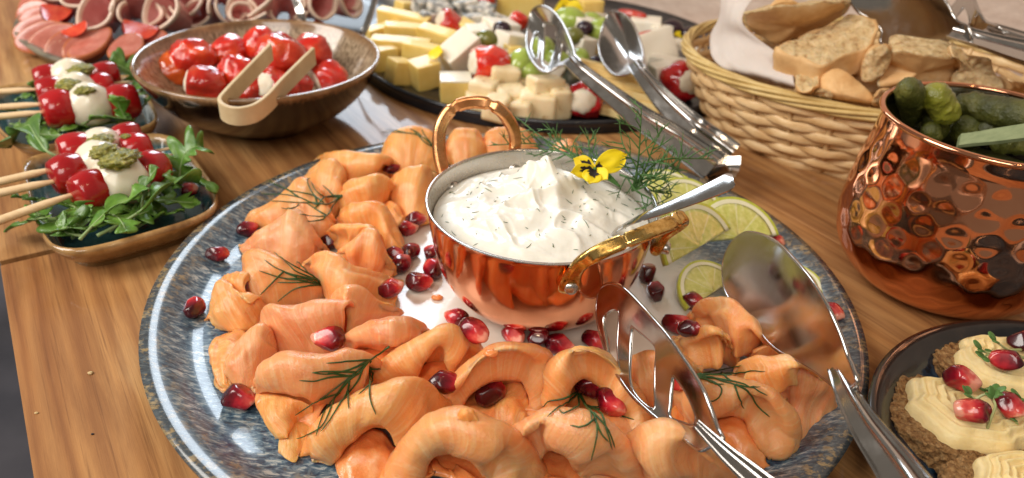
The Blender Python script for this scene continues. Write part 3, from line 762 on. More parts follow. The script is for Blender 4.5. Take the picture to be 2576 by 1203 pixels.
salmon('largest arched salmon slice at the bottom edge of the photo, left of centre', 4,
       [(128, 1260, 10), (195, 1020, 21), (300, 858, 30), (430, 763, 36), (600, 748, 38), (800, 808, 38), (950, 900, 34), (1035, 1020, 26), (1075, 1240, 13)], [(280, 1260, 9), (330, 1060, 18), (480, 985, 25), (600, 1012, 27), (720, 1082, 25), (800, 1185, 18), (835, 1290, 9)], 'hollow', rr=7, back=16)
flap('small upturned salmon tuft on top of the largest arch', 4,
     [[(530, 720, 36), (600, 650, 41), (680, 645, 42), (750, 690, 40)], [(540, 750, 38), (610, 700, 42), (690, 690, 42), (745, 715, 40)], [(560, 790, 38), (640, 780, 39), (720, 800, 38), (800, 840, 37)]], thick=1.6)
salmon('arched salmon slice below the dill sprig at the bottom edge, centre', 4,
       [(1045, 1260, 9), (1028, 1010, 21), (1052, 880, 29), (1160, 818, 34), (1300, 718, 38), (1440, 738, 39), (1650, 798, 38), (1800, 948, 31), (1885, 1160, 18), (1900, 1260, 10)], [(1180, 1290, 9), (1245, 1010, 20), (1320, 962, 25), (1420, 1012, 25), (1500, 1102, 20), (1545, 1230, 10)], 'hollow', rr=7, back=14)
salmon('sausage thick arched salmon roll at the bottom edge, left of the slotted tong handle', 5,
       [(322, 1180, 14), (350, 1020, 24), (440, 918, 31), (560, 848, 36), (690, 850, 38), (820, 920, 37), (930, 1010, 33), (1040, 1100, 28), (1135, 1230, 14)], [(450, 1290, 9), (640, 1215, 18), (720, 1170, 21), (850, 1190, 18), (1000, 1290, 9)], 'hollow', rr=8, back=12)
salmon('salmon slice seen through the slots of the front tong', 5,
       [(285, 330, 14), (360, 275, 23), (480, 230, 29), (600, 238, 31), (760, 258, 31), (865, 370, 22)], [(300, 450, 12), (380, 600, 9), (480, 720, 8), (640, 720, 8), (780, 600, 8), (870, 480, 9)], bulge=3)
flap('shaded salmon piece under the slotted tong head', 5,
     [[(430, 680, 11), (560, 740, 12), (700, 600, 14), (760, 480, 12)], [(450, 760, 9), (580, 800, 11), (700, 740, 12), (800, 600, 11)], [(470, 860, 8), (600, 860, 8), (740, 860, 8), (860, 740, 8)]], thick=2)
salmon('small hooked salmon roll beside two seeds, right of the slotted tong', 5,
       [(655, 185, 9), (715, 115, 18), (845, 70, 27), (930, 23, 33), (1000, 28, 34), (1062, 90, 30), (1105, 190, 20)], [(720, 290, 11), (790, 330, 12), (880, 345, 13), (960, 335, 15), (1035, 330, 17), (1045, 230, 18), (1040, 180, 16)], bulge=3, rr=5)
salmon('frayed salmon slice leaning on the solid tong head', 6,
       [(398, 700, 9), (478, 620, 19), (600, 550, 28), (680, 530, 32), (780, 580, 33), (862, 680, 32), (932, 780, 29), (1005, 880, 23), (1085, 960, 15)], [(440, 800, 9), (560, 780, 12), (640, 810, 16), (700, 890, 18), (750, 1005, 18), (860, 960, 16), (960, 905, 14), (1000, 960, 12), (1060, 1000, 10)], bulge=4, rr=6)
flap('torn strip of salmon between the frayed slice and the roll with dill', 6,
     [[(880, 930, 18), (1000, 895, 21), (1080, 950, 19), (1180, 1015, 13)], [(850, 980, 13), (930, 990, 14), (1030, 1000, 14), (1160, 1040, 11)], [(800, 1040, 9), (900, 1050, 9), (1000, 1055, 9), (1130, 1070, 9)]], thick=1.5)
salmon('rounded salmon fold touching the solid tong at the right of the ring', 5,
       [(1175, 460, 14), (1228, 340, 23), (1350, 298, 29), (1480, 290, 32), (1620, 290, 34), (1740, 330, 32), (1810, 400, 28), (1870, 460, 20)], [(1190, 500, 12), (1300, 570, 15), (1420, 550, 19), (1510, 535, 21), (1575, 475, 23), (1700, 472, 21), (1800, 500, 16), (1860, 560, 10)], bulge=4, rr=6)
salmon('wide arched salmon slice under the right hand dill sprig', 5,
       [(715, 720, 9), (745, 600, 19), (830, 490, 27), (950, 470, 31), (1100, 480, 34), (1250, 500, 34), (1400, 560, 32), (1500, 660, 28), (1572, 800, 20), (1592, 930, 11), (1540, 1010, 8)], [(735, 800, 9), (850, 770, 15), (970, 725, 20), (1060, 692, 22), (1160, 682, 22), (1240, 742, 19), (1290, 852, 15), (1360, 950, 12), (1415, 1010, 9), (1440, 1040, 8)], 'hollow', rr=7, back=10,
       floor=[[(960, 760, 12), (1100, 720, 15), (1230, 740, 14), (1300, 900, 11)], [(960, 840, 10), (1080, 830, 14), (1240, 850, 14), (1390, 980, 10)], [(980, 940, 8), (1100, 1000, 9), (1260, 1080, 9), (1390, 1060, 8)], [(1040, 1050, 7.5), (1160, 1100, 7.5), (1330, 1140, 7.5), (1410, 1100, 7.5)]])
salmon('rightmost salmon petal with a funnel shaped hollow near the streaked rim', 'D',
       [(1962, 975, 18), (1975, 940, 24), (2005, 918, 29), (2045, 915, 29), (2080, 945, 24), (2105, 1000, 16), (2122, 1052, 8)], [(1972, 1000, 14), (1976, 1050, 9), (1990, 1100, 8), (2020, 1116, 8), (2060, 1105, 7.5), (2095, 1085, 7.5), (2118, 1062, 7)], bulge=-4, back=6, rr=4, amp=1.4)
flap('salmon end sticking out behind the solid tong at the right edge of the platter', 'D',
     [[(2060, 835, 12), (2085, 838, 13), (2110, 855, 12), (2148, 900, 8)], [(2060, 870, 13), (2085, 880, 14), (2110, 900, 12), (2140, 925, 8)], [(2070, 920, 12), (2090, 930, 12), (2115, 945, 9), (2136, 960, 7.5)]], thick=1.5)

# ================================================================== COPPER POT
pot = thing('copper_pot', 'small polished copper pot with two brass handles in the middle of the platter', 'pot', loc=(.0120, .2872, .0056))
RIM, PH = .0495, .0494
outer = smooth_prof([(.0001, 0), (.020, .0001), (.0275, .0012), (.0345, .0048), (.0405, .0115), (.0445, .0205), (.0468, .031), (.0482, .041), (.0490, PH - .002), (RIM, PH - .0005)], 60)
vs, fs = lathe(outer, 120, closed_bottom=False); mesh('body', vs, [f[::-1] for f in fs], M['copper'], pot)
inner = smooth_prof([(RIM + .0001, PH - .0004), (RIM - .0002, PH + .0002), (RIM - .0010, PH), (.0478, PH - .003), (.0468, .040), (.0454, .030), (.0428, .019), (.036, .008), (.024, .0026), (.0001, .002)], 60)
vs, fs = lathe(inner, 120, closed_bottom=False); mesh('lining', vs, [f[::-1] for f in fs], M['tin'], pot)
PO = V(pot.location)
def L_(v): return v - PO
# front handle: brass strap rising from two rivets, standing off to the front right
def strap(P, hw, hh, mname, name='handle', notch=(), face=None):
    P = [L_(p) for p in P]
    n = 90; C = resample(P, n)
    rad = []
    for i in range(n):
        t = i / (n - 1)
        e = min(t, 1 - t)
        r = 1.0 + .55 * math.exp(-((e - .045) / .05) ** 2)
        if e < .035: r *= .35 + .65 * math.sin(e / .035 * 1.57)
        rad.append(r)
    for nt in notch:
        for i in range(n):
            if abs(i / (n - 1) - nt) < .008: rad[i] *= .74
    C2 = C; T_, _n = frames(C2)
    NN_ = []
    for i in range(n):
        w_ = min(max((C2[i].z * 1000 - 47) / 18, 0), 1); w_ = w_ * w_ * (3 - 2 * w_)
        v = V((C2[i].x, C2[i].y, 0)).normalized() * (1 - w_ * .55) + V((0, 0, 1)) * w_
        if face: v = V(face)
        v = v - T_[i] * v.dot(T_[i]); NN_.append(v.normalized())
    sect = [(hw * x, hh * y) for x, y in ((1, .55), (.62, 1), (-.62, 1), (-1, .55), (-1, -.55), (-.62, -1), (.62, -1), (1, -.55))]
    vs, fs = tube(C, rad, sect=sect, N=NN_)
    o = mesh(name, vs, fs, M[mname], pot)
    bm = bmesh.new(); bm.from_mesh(o.data); bmesh.ops.recalc_face_normals(bm, faces=bm.faces[:])
    bm.to_mesh(o.data); bm.free()
    md = o.modifiers.new('bevel', 'BEVEL'); md.width = .0005; md.segments = 2; md.limit_method = 'ANGLE'; md.angle_limit = .5
    o.data.set_sharp_from_angle(angle=.45)
    return o
def on_pot(ang, z, off):
    r = None
    for (a, b), (c, d) in zip(outer, outer[1:]):
        if b <= z <= d: r = a + (c - a) * (z - b) / max(d - b, 1e-9)
    r = r or RIM
    return PO + V(((r + off) * math.cos(ang), (r + off) * math.sin(ang), z))
def PP(x, y, z): return PO + V((x, y, z)) / 1000 - V((0, 0, PO.z))
strap([PP(10.5, -47.4, 41), PP(11, -49.6, 49), PP(14, -52, 58), PP(22, -52.5, 65), PP(34, -48.5, 69), PP(45, -40.5, 69.5), PP(53, -30, 67), PP(54.5, -23, 60), PP(50.5, -18.5, 51), PP(47, -16.5, 41)], .0030, .0016, 'brass', notch=(.36, .60, .72))
strap([PP(-41, 25.5, 36), PP(-45, 30, 48), PP(-48, 36, 58), PP(-47.5, 41, 68), PP(-42, 45, 75.5), PP(-32, 47, 78), PP(-22, 46, 76), PP(-15.5, 47, 68), PP(-13, 50.5, 58), PP(-13.5, 49.5, 47), PP(-13.2, 47, 36)], .0030, .0019, 'worn_brass_reflection', notch=(.42, .58), face=(.55, -.80, .25))
for (x, y, z) in ((10.2, -46.8, 48), (47.6, -17.3, 47.5), (-41.5, 25.5, 43), (-13.2, 47.5, 43)):
    d = V((x, y, 0)).normalized()
    P = [L_(PP(x, y, z - 2)) + d * t for t in (-.002, .0018, .0046, .0058, .0059)]
    vs, fs = tube(P, [.0027, .0027, .0027, .0023, .0004], 16)
    mesh('rivet', vs, fs, M['tin'], pot)
    P = [L_(PP(x, y, z)) - d * t + V((0, 0, .0015)) for t in (.0018, .0026, .0034, .0035)]
    vs, fs = tube(P, [.0034, .0032, .0024, .0004], 16)
    mesh('rivet', vs, fs, M['tin'], pot)
for ch in pot.children:
    if ch.name.startswith(('body', 'lining')): SURF.append(([PO + v.co for v in ch.data.vertices], [tuple(p.vertices) for p in ch.data.polygons]))

# ------------------------------------------------------------------ cream dip
def cream_h(x, y):
    r = math.hypot(x, y); a = math.atan2(y, x)
    t = r / .0465
    z = .0462 + .0085 * (1 - t ** 2.2)
    wx, wy = x + .006 * nz((x, y, 0), 60, 1), y + .006 * nz((x, y, 0), 60, 2)
    # swirl left by the spoon
    s = math.sin(a * 2 + r * 330 + 2.4 * nz((x, y, 0), 40, 3))
    z += .0010 * s * (1 - t ** 4) * min(1, t * 2)
    rd = 1 - abs(nz((wx, wy, 0), 75, 4)) * 2.4
    z += .0019 * max(rd, -.2) ** 2 * (1 - t ** 5)
    rd = 1 - abs(nz((wx * 1.3, wy * .8, 0), 150, 6)) * 2.2
    z += .00035 * max(rd, 0) ** 2 * (1 - t ** 6)
    for px, py, h, sx, sy, rot in ((.0015, .014, .0095, .0038, .0085, .5), (-.007, .016, .0085, .0065, .0055, -.2), (.011, .012, .0045, .010, .004, .9), (-.002, .0, .0045, .011, .0028, .35), (.006, -.004, .003, .004, .008, .1)):
        dx, dy = x - px, y - py
        u_ = dx * math.cos(rot) + dy * math.sin(rot); v_ = -dx * math.sin(rot) + dy * math.cos(rot)
        z += h * math.exp(-(abs(u_) / sx) ** 1.5 - (abs(v_) / sy) ** 1.7)
    # sharp lip pulled up beside the peak
    d = abs((x - .004) * .8 + (y - .014) * .6)
    z += .0025 * math.exp(-(d / .0016) ** 1.4) * math.exp(-(((x - .001) ** 2 + (y - .016) ** 2) / .00007))
    return z
vs, fs = [], []
NR, NA = 110, 200
for i in range(NR + 1):
    r = .0465 * i / NR
    for k in range(NA):
        a = 2 * math.pi * k / NA
        x, y = r * math.cos(a), r * math.sin(a)
        vs.append(V((x, y, cream_h(x, y) - .0056 * 0)))
for i in range(NR):
    for k in range(NA):
        k2 = (k + 1) % NA
        fs.append((i * NA + k, (i + 1) * NA + k, (i + 1) * NA + k2, i * NA + k2))
n0 = len(vs)
for k in range(NA):
    a = 2 * math.pi * k / NA; vs.append(V((.044 * math.cos(a), .044 * math.sin(a), .034)))
for k in range(NA):
    k2 = (k + 1) % NA; fs.append((NR * NA + k, n0 + k, n0 + k2, NR * NA + k2))
cream = mesh('cream_dip', vs, fs, M['cream_dip']); cream.location = V((.0120, .2872, 0))
tag(cream, 'thick white sour cream dip with chopped dill, whipped to a peak inside the copper pot', 'dip')
rest(cream)
vs, fs = [], []
for i in range(130):
    a = rnd(0, 6.28); r = .044 * math.sqrt(rnd(0.02, 1))
    x, y = r * math.cos(a), r * math.sin(a); d = rnd(0, 3.14); L = rnd(.0005, .0022) if i % 4 else rnd(.0025, .0050)
    cv = rnd(-.5, .5); P = []
    for t in range(5):
        s = (t / 4 - .5) * L
        xx_, yy_ = x + s * math.cos(d) - cv * s * s * 160 * math.sin(d), y + s * math.sin(d) + cv * s * s * 160 * math.cos(d)
        P.append(V((xx_, yy_, cream_h(xx_, yy_) + .00012)))
    tube(P, [.00008, .00014, .00016, .00012, .00005], 5, vs=vs, fs=fs)
kind(mesh('dill_flecks', vs, fs, M['dill'], cream), 'stuff')

# ------------------------------------------------------------------ spoon standing in the dip
def plate_with_holes(name, outline, holes, k, m, parent=None, thick=1.1, bulge=0.0, step=4.0, extra=()):
    """Thin metal sheet bounded by outline [(x,y,z)]; heights inside follow the edge, bulge hollows the middle."""
    O = [(*full(k, x, y), z) for x, y, z in outline]
    ov = resample([V((x, y, z)) for x, y, z in O], max(24, int(sum((V(a[:2]) - V(b[:2])).length for a, b in zip(O, O[1:] + O[:1])) / step)), True)
    pts = [V((p.x, p.y)) for p in ov]; zz = [p.z for p in ov]
    loops = [list(range(len(pts)))]
    for h in holes:
        hv = resample([V((*full(k, x, y), 0)) for x, y in h], max(14, int(sum((V(full(k, *a)) - V(full(k, *b))).length for a, b in zip(h, h[1:] + h[:1])) / step)), True)
        s = len(pts); pts += [V((p.x, p.y)) for p in hv]; loops.append(list(range(s, len(pts))))
    nb = len(ov)
    def inside(p, L):
        c = False
        for i in range(len(L)):
            a, b = pts[L[i]], pts[L[i - 1]]
            if (a.y > p.y) != (b.y > p.y) and p.x < (b.x - a.x) * (p.y - a.y) / (b.y - a.y) + a.x: c = not c
        return c
    x0, x1 = min(p.x for p in pts), max(p.x for p in pts); y0, y1 = min(p.y for p in pts), max(p.y for p in pts)
    allb = [pts[i] for L in loops for i in L]
    g = step * 1.5; y = y0; row = 0; inner_pts = []
    while y < y1:
        x = x0 + (g / 2 if row % 2 else 0)
        while x < x1:
            p = V((x, y))
            if inside(p, loops[0]) and not any(inside(p, L) for L in loops[1:]) and min((p - b).length_squared for b in allb) > (step * .8) ** 2: inner_pts.append(p)
            x += g
        y += g * .87; row += 1
    pts2 = pts + inner_pts
    edges = [(L[i - 1], L[i]) for L in loops for i in range(len(L))]
    r = delaunay_2d_cdt(pts2, edges, [], 0, 1e-6)
    V2, F2, orig = r[0], r[2], r[3]
    faces = []
    for f in F2:
        c = V((sum(V2[i].x for i in f) / len(f), sum(V2[i].y for i in f) / len(f)))
        if inside(c, loops[0]) and not any(inside(c, L) for L in loops[1:]): faces.append(tuple(f))
    # one smooth cubic surface through the edge heights keeps the mirror finish calm
    bx = np.array([[p.x, p.y] for p in ov]); c0 = bx.mean(0); sc_ = np.abs(bx - c0).max()
    def basis(xy):
        u_, v_ = ((xy - c0) / sc_).T
        return np.stack([u_ ** i * v_ ** j for i in range(3) for j in range(3 - i)], 1)
    co_, *_r = np.linalg.lstsq(basis(bx), np.array(zz), rcond=None)
    ev, evec = np.linalg.eigh(np.cov((bx - c0).T)); pr_ = (bx - c0) @ evec; hw_ = np.abs(pr_).max(0)
    xy = np.array([[p.x, p.y] for p in V2]); zall = basis(xy) @ co_; uv_ = ((xy - c0) @ evec) / hw_
    ball = np.clip(1 - uv_[:, 0] ** 2, 0, 1) * np.clip(1 - uv_[:, 1] ** 2, 0, 1) * bulge
    P = [(p, float(zall[i]), float(ball[i])) for i, p in enumerate(V2)]
    W = [at(p.x, p.y, z) for p, z, b in P]
    # average normal
    nn = V((0, 0, 0))
    for f in faces:
        nn += (W[f[1]] - W[f[0]]).cross(W[f[2]] - W[f[0]])
    nn.normalize()
    if nn.dot(EYE - W[0]) < 0: nn = -nn
    W = [w_ + nn * b * .001 for w_, (p, z, b) in zip(W, P)]
    # orient faces toward the eye side
    F = []
    for f in faces:
        c = (W[f[1]] - W[f[0]]).cross(W[f[2]] - W[f[0]])
        F.append(f if c.dot(nn) > 0 else f[::-1])
    n = len(W); vs = W + [w_ - nn * thick * .001 for w_ in W]
    fs = F + [tuple(i + n for i in f[::-1]) for f in F]
    cnt = {}
    for f in F:
        for i in range(len(f)):
            a, b = f[i - 1], f[i]; cnt[(a, b)] = 1
    for (a, b) in list(cnt):
        if (b, a) not in cnt:
            s = len(vs)
            vs += [W[a].copy(), W[b].copy(), W[b] - nn * thick * .001, W[a] - nn * thick * .001]
            fs += [(s + 3, s + 2, s + 1, s)]
    o = mesh(name, vs, fs, m, parent)
    # rounded edge wires along the outline and the slots
    key = {}
    for vi, src in enumerate(r[3]):
        for s_ in src: key[s_] = vi
    rv, rf = [], []
    for L in loops:
        pts3 = [W[key[i]] - nn * thick * .0005 for i in L if i in key]
        K = len(pts3)
        if K < 6: continue
        b0 = len(rv)
        for i in range(K):
            T_ = (pts3[(i + 1) % K] - pts3[i - 1]).normalized(); B_ = T_.cross(nn).normalized()
            for k_ in range(8):
                a_ = 2 * math.pi * k_ / 8; rv.append(pts3[i] + (B_ * math.cos(a_) + nn * math.sin(a_)) * thick * .00062)
        for i in range(K):
            i2 = (i + 1) % K
            for k_ in range(8):
                k2 = (k_ + 1) % 8; rf.append((b0 + i * 8 + k_, b0 + i2 * 8 + k_, b0 + i2 * 8 + k2, b0 + i * 8 + k2))
    mesh('edge', rv, rf, m, o)
    return o
CHAN = [(-1, .02), (-.96, .22), (-.86, .24), (-.80, .08), (-.62, .06), (-.46, .30), (-.30, .36), (-.14, .30), (0, .06), (.80, .0), (.88, .26), (.97, .26), (1, .02), (.96, -.10), (.80, -.10), (0, -.06), (-.14, .18), (-.30, .24), (-.46, .18), (-.62, -.06), (-.80, -.06), (-.96, -.08)]
def channel(name, P, w0_, w1_, N, m, parent=None, n=70, sect=CHAN, wm=None):
    C = resample(P, n)
    N = V(N).normalized(); T, _ = frames(C)
    NNs = [(N - t * N.dot(t)).normalized() for t in T]
    ws = []
    for i in range(n):
        t = i / (n - 1)
        w_ = w0_ + (w1_ - w0_) * (t * t * (3 - 2 * t))
        if wm: w_ = wm(t)
        ws.append(w_ * .001)
    vs, fs = tube(C, ws, sect=sect, N=NNs)
    o = mesh(name, vs, fs, m, parent)
    o.data.set_sharp_from_angle(angle=.9)
    return o

sp = thing('spoon', 'polished steel spoon standing in the cream dip, handle resting on the brass grip', 'spoon')
hnd = channel('handle', [at(1545, 583, 51), at(1575, 566, 57), at(1620, 545, 63.5), at(1700, 515, 71), at(1780, 482, 78), at(1846, 452, 84)], 3.6, 6.5, (-.30, -.10, .95), M['steel'], sp, 80,
              sect=[(-1, .08), (-.8, .14), (0, .17), (.8, .14), (1, .08), (1, -.04), (.8, -.08), (0, -.1), (-.8, -.08), (-1, -.04)],
              wm=lambda t: 3.0 - .7 * math.sin(min(t / .3, 1) * 1.57) + (3.3 * max(0, (t - .2) / .8) ** 1.1) - (2.2 * max(0, (t - .94) / .06) ** 2))
bm = bmesh.new(); bmesh.ops.create_uvsphere(bm, u_segments=32, v_segments=16, radius=1)
bmesh.ops.delete(bm, geom=[v for v in bm.verts if v.co.z > .05], context='VERTS')
for v in bm.verts: v.co = V((v.co.x * .017, v.co.y * .011, v.co.z * .005))
bmesh.ops.solidify(bm, geom=bm.faces[:], thickness=.0008)
bo = from_bm('bowl', bm, M['steel'], sp); bo.location = at(1545, 583, 51) + V((-.013, .006, -.0075)); bo.rotation_euler = (0, .45, -.35)

# ------------------------------------------------------------------ pansy on the dip
def petal(name, base, tip, width, lift, m, parent, cup=.15, n=18, seed=0, spot=None):
    """Thin rounded petal from base to tip (world points)."""
    ax = tip - base; L = ax.length; ax.normalize()
    nn = V(lift).normalized(); nn = (nn - ax * nn.dot(ax)).normalized(); sd = ax.cross(nn)
    vs, fs = [], []
    for j in range(n + 1):
        t = j / n
        hw = width * .5 * (math.sin(math.pi * min(1, t ** .75)) ** .55 if 0 < t < 1 else .06) * (.45 + .75 * t)
        for i in range(n + 1):
            u = i / n * 2 - 1
            p = base + ax * (L * t * (1 - .10 * u * u)) + sd * (hw * u) + nn * (cup * L * (u * u * .5 + .6 * (t - .5) ** 2) + L * .05 * noise.noise(V((u * 1.6 + seed, t * 2.2, seed))))
            vs.append(p)
    for j in range(n):
        for i in range(n):
            a = j * (n + 1) + i; fs.append((a, a + 1, a + n + 2, a + n + 1))
    nv = len(vs); vs += [v - nn * .00035 for v in vs]
    fs += [tuple(i + nv for i in f[::-1]) for f in fs]
    ring = [i for i in range(n + 1)] + [j * (n + 1) + n for j in range(1, n + 1)] + [n * (n + 1) + i for i in range(n - 1, -1, -1)] + [j * (n + 1) for j in range(n - 1, 0, -1)]
    for a, b in zip(ring, ring[1:] + ring[:1]): fs.append((b, a, a + nv, b + nv))
    o = mesh(name, vs, fs, m, parent)
    if spot:   # dark blotch: flat ragged patch lying on the petal
        vs = []
        def on(t, u):
            hw = width * .5 * (math.sin(math.pi * min(1, t ** .75)) ** .55) * (.45 + .75 * t)
            return base + ax * (L * t * (1 - .10 * u * u)) + sd * (hw * u) + nn * (cup * L * (u * u * .5 + .6 * (t - .5) ** 2) + L * .05 * noise.noise(V((u * 1.6 + seed, t * 2.2, seed))) + .00022)
        K = 30; c = [on(spot * .5, 0)]
        rings = []
        for f in (.5, 1):
            rr_ = []
            for k in range(K):
                a = 2 * math.pi * k / K
                jag = 1 + .22 * math.sin(k * 5.1 + seed) * (f == 1) + .15 * math.sin(k * 2.3)
                rr_.append(on(min(max(spot * .52 + spot * .48 * math.cos(a) * f * jag, .02), .95), .62 * math.sin(a) * f * jag))
            rings.append(rr_)
        vs = c + rings[0] + rings[1]
        fs = [(0, 1 + k, 1 + (k + 1) % K) for k in range(K)] + [(1 + k, 1 + K + k, 1 + K + (k + 1) % K, 1 + (k + 1) % K) for k in range(K)]
        mesh('blotch', vs, fs, M['black_spot'], o)
    return o
def pansy(name, label, k, cx, cy, z, petals, size, group=None):
    t = thing(name, label, 'flower', group)
    c = q(k, cx, cy, z)
    lift = (EYE - c).normalized() * 1.0 + V((0, 0, .15))
    for i, (px, py, dz, wdt, spot) in enumerate(petals):
        petal('petal', c, q(k, px, py, z + dz), wdt * .001, lift, M['yellow_petal'], t, cup=.03, seed=i * 3.3, spot=spot)
    o = from_bm('centre', blob(.0008, .0008, .0007, .1), M['dill_bright'], t); o.location = c + lift.normalized() * .0006
    return t
pansy('pansy_flower', 'yellow pansy with three black blotches stuck into the dip beside the dill', 's', 385, 275, 66,
      [(605, 175, 4, 12.5, .22), (238, 205, 3, 8.5, .62), (222, 300, 1, 8.0, .62), (345, 372, -1, 10.5, .55), (470, 345, -1, 7.5, None)], 1)

# ------------------------------------------------------------------ dill
def sprig(label, lines, k=None, parts=True, rad=.42, lift=.5, m='dill', zs=None, group='dill sprigs lying on the salmon'):
    vs, fs = [], []
    for ln in lines:
        pts = ln
        if zs is None:
            P2 = resample([V((x, y, 0)) for x, y in pts], max(6, len(pts) * 4))
            H = [hit(k, p.x, p.y, lift)[0] for p in P2]
            # keep a stiff thread: lift points that would fall into a hollow
            for _ in range(3):
                for i in range(1, len(H) - 1):
                    mz = (H[i - 1].z + H[i + 1].z) / 2
                    if H[i].z < mz - .0004:
                        X, Y = full(k, P2[i].x, P2[i].y); H[i] = at(X, Y, (mz * .9 + H[i].z * .1) * 1000)
            P = H
        else:
            P = resample([q(k, x, y, z) for x, y, z in pts], max(8, len(pts) * 4))
        n = len(P)
        tube(P, [rad * .001 * (1 - .55 * i / n) for i in range(n - 1)] + [rad * .0002], 6, vs=vs, fs=fs)
    o = mesh('dill_sprig', vs, fs, M[m]); recenter(o)
    tag(o, label, 'dill', group)
    return o
sprig('dill sprig with long forked threads on the salmon near the upper left rim', [
    [(1080, 530), (940, 540), (880, 600), (740, 545), (620, 525), (440, 515)], [(1080, 530), (960, 600), (870, 590), (620, 580), (500, 575)], [(740, 545), (640, 480), (480, 410)], [(880, 600), (860, 540), (760, 510), (630, 488)],
    [(1080, 530), (1010, 600), (950, 690), (830, 688), (740, 680)], [(950, 690), (870, 640), (800, 590)], [(930, 590), (840, 510), (800, 410), (832, 400)], [(1080, 540), (940, 540), (870, 500), (830, 430)], [(1010, 535), (970, 490), (925, 450)],
    [(740, 600), (680, 635), (600, 628)], [(900, 600), (860, 635)], [(940, 690), (920, 720), (795, 735)]], 1)
sprig('dill sprig with a bent thread on the glossy slice at the middle left', [
    [(905, 400), (830, 355), (760, 320), (620, 240), (545, 168)], [(905, 405), (840, 360), (735, 250), (720, 262)], [(870, 390), (720, 355), (620, 320), (530, 275), (472, 230)], [(860, 385), (720, 330), (670, 290), (615, 245)], [(905, 428), (800, 410), (700, 405), (572, 405)],
    [(905, 428), (790, 380), (640, 375), (520, 345), (428, 315)], [(905, 430), (760, 440), (680, 470), (570, 556)], [(620, 320), (560, 380), (435, 506)], [(720, 365), (650, 340), (620, 325)], [(800, 400), (700, 385), (630, 380)]], 2)
sprig('largest dill sprig, spread over the lower left salmon slices', [
    [(1445, 168), (1370, 230), (1285, 280), (1180, 370), (1090, 440), (900, 580), (700, 712)], [(1285, 280), (1100, 290), (950, 305)], [(1270, 290), (1130, 350), (960, 385), (840, 378)], [(1180, 370), (960, 365), (842, 376)], [(1150, 395), (980, 410), (860, 440), (742, 435)], [(1140, 400), (1040, 385), (960, 375)],
    [(1285, 280), (1210, 370), (1130, 430), (1020, 570), (980, 700), (900, 820), (720, 900)], [(1200, 380), (1110, 440), (990, 600), (930, 720), (880, 870)], [(1230, 350), (1200, 430), (1130, 520), (1055, 605)], [(1130, 440), (1110, 540), (1020, 700), (915, 838)], [(1120, 500), (1130, 590), (1135, 660)],
    [(1290, 290), (1295, 440), (1300, 580), (1345, 702)], [(1290, 340), (1320, 400), (1290, 480), (1210, 556)], [(1290, 340), (1340, 340), (1372, 345)], [(900, 580), (1000, 545), (1060, 530)]], 3)
sprig('drooping dill sprig hanging from the two seeds at the front centre', [
    [(1510, 500), (1520, 545), (1590, 650), (1650, 740), (1660, 880), (1620, 1055)], [(1510, 530), (1400, 575), (1290, 600), (1240, 658)], [(1520, 545), (1430, 610), (1350, 670), (1285, 722)], [(1520, 560), (1520, 640), (1410, 702), (1370, 672)], [(1590, 640), (1690, 690), (1740, 850), (1780, 970)], [(1600, 650), (1680, 650), (1690, 630)],
    [(1600, 660), (1800, 690), (1960, 745)], [(1640, 750), (1560, 800), (1460, 788)], [(1650, 760), (1700, 860), (1750, 915)], [(1640, 700), (1740, 820), (1800, 960)], [(1540, 560), (1610, 680), (1620, 760)]], 4)
sprig('dill sprig fanning out to the right of the slotted tong', [
    [(800, 400), (900, 380), (1080, 345), (1200, 322)], [(800, 405), (950, 390), (1120, 378), (1385, 368)], [(800, 408), (920, 400), (1050, 405), (1125, 404)], [(800, 410), (960, 420), (1080, 460), (1270, 490), (1340, 485)], [(820, 412), (1000, 430), (1200, 470), (1400, 550)], [(1150, 470), (1250, 530), (1330, 640), (1420, 718)],
    [(820, 415), (960, 450), (1040, 500), (1010, 580), (915, 605)], [(1140, 480), (1170, 560), (1208, 655)], [(1040, 380), (1100, 440), (1180, 465)], [(900, 420), (980, 465), (1060, 470)], [(830, 400), (880, 380), (960, 375)]], 5)
sprig('blurred dill sprig on the farthest salmon slice left of the pot handle', [
    [(1118, 404), (1090, 370), (1060, 345), (1020, 335), (960, 333)], [(1060, 345), (1050, 335), (1030, 325)], [(1090, 370), (1070, 360), (1040, 330)], [(1095, 375), (1070, 345), (1060, 325)], [(1020, 335), (990, 328), (970, 326)]], 'D')

# tall dill bunch standing behind the flower: many fine threads
db = thing('dill_bunch', 'big bushy bunch of fresh dill standing behind the pansy at the back of the pot', 'dill')
random.seed(11)
def frond(P, n_side, L, parent, dens=1.0, m='dill_bright'):
    vs, fs = [], []
    C = resample(P, 26)
    tube(C, taper(26, .00055, .00022), 6, vs=vs, fs=fs)
    T, N = frames(C)
    for j in range(n_side):
        i = 4 + int((j + rnd(0, .8)) / n_side * 21)
        i = min(i, 24)
        side = V((rnd(-1, 1), rnd(-.6, .6), rnd(-.5, 1))); side = (side - T[i] * side.dot(T[i])).normalized()
        ln = L * rnd(.55, 1.15) * (1 - .35 * i / 25)
        d = (T[i] * rnd(.5, 1.1) + side).normalized()
        b = C[i]; cur = []
        bend = V((rnd(-.25, .25), rnd(-.2, .2), rnd(-.35, .25)))
        for t in range(7):
            s = t / 6; cur.append(b + d * ln * s + bend * ln * s * s)
        tube(cur, taper(7, .00034, .00014), 5, vs=vs, fs=fs)
        for _ in range(2 if rnd(0, 1) < .8 * dens else 1):
            ii = random.randint(2, 4); dd = (d + V((rnd(-.8, .8), rnd(-.5, .5), rnd(-.5, .8)))).normalized()
            tube([cur[ii] + dd * ln * .45 * s / 4 + bend * ln * .2 * (s / 4) ** 2 for s in range(5)], taper(5, .00026, .0001), 5, vs=vs, fs=fs)
    return mesh('frond', vs, fs, M[m], parent)
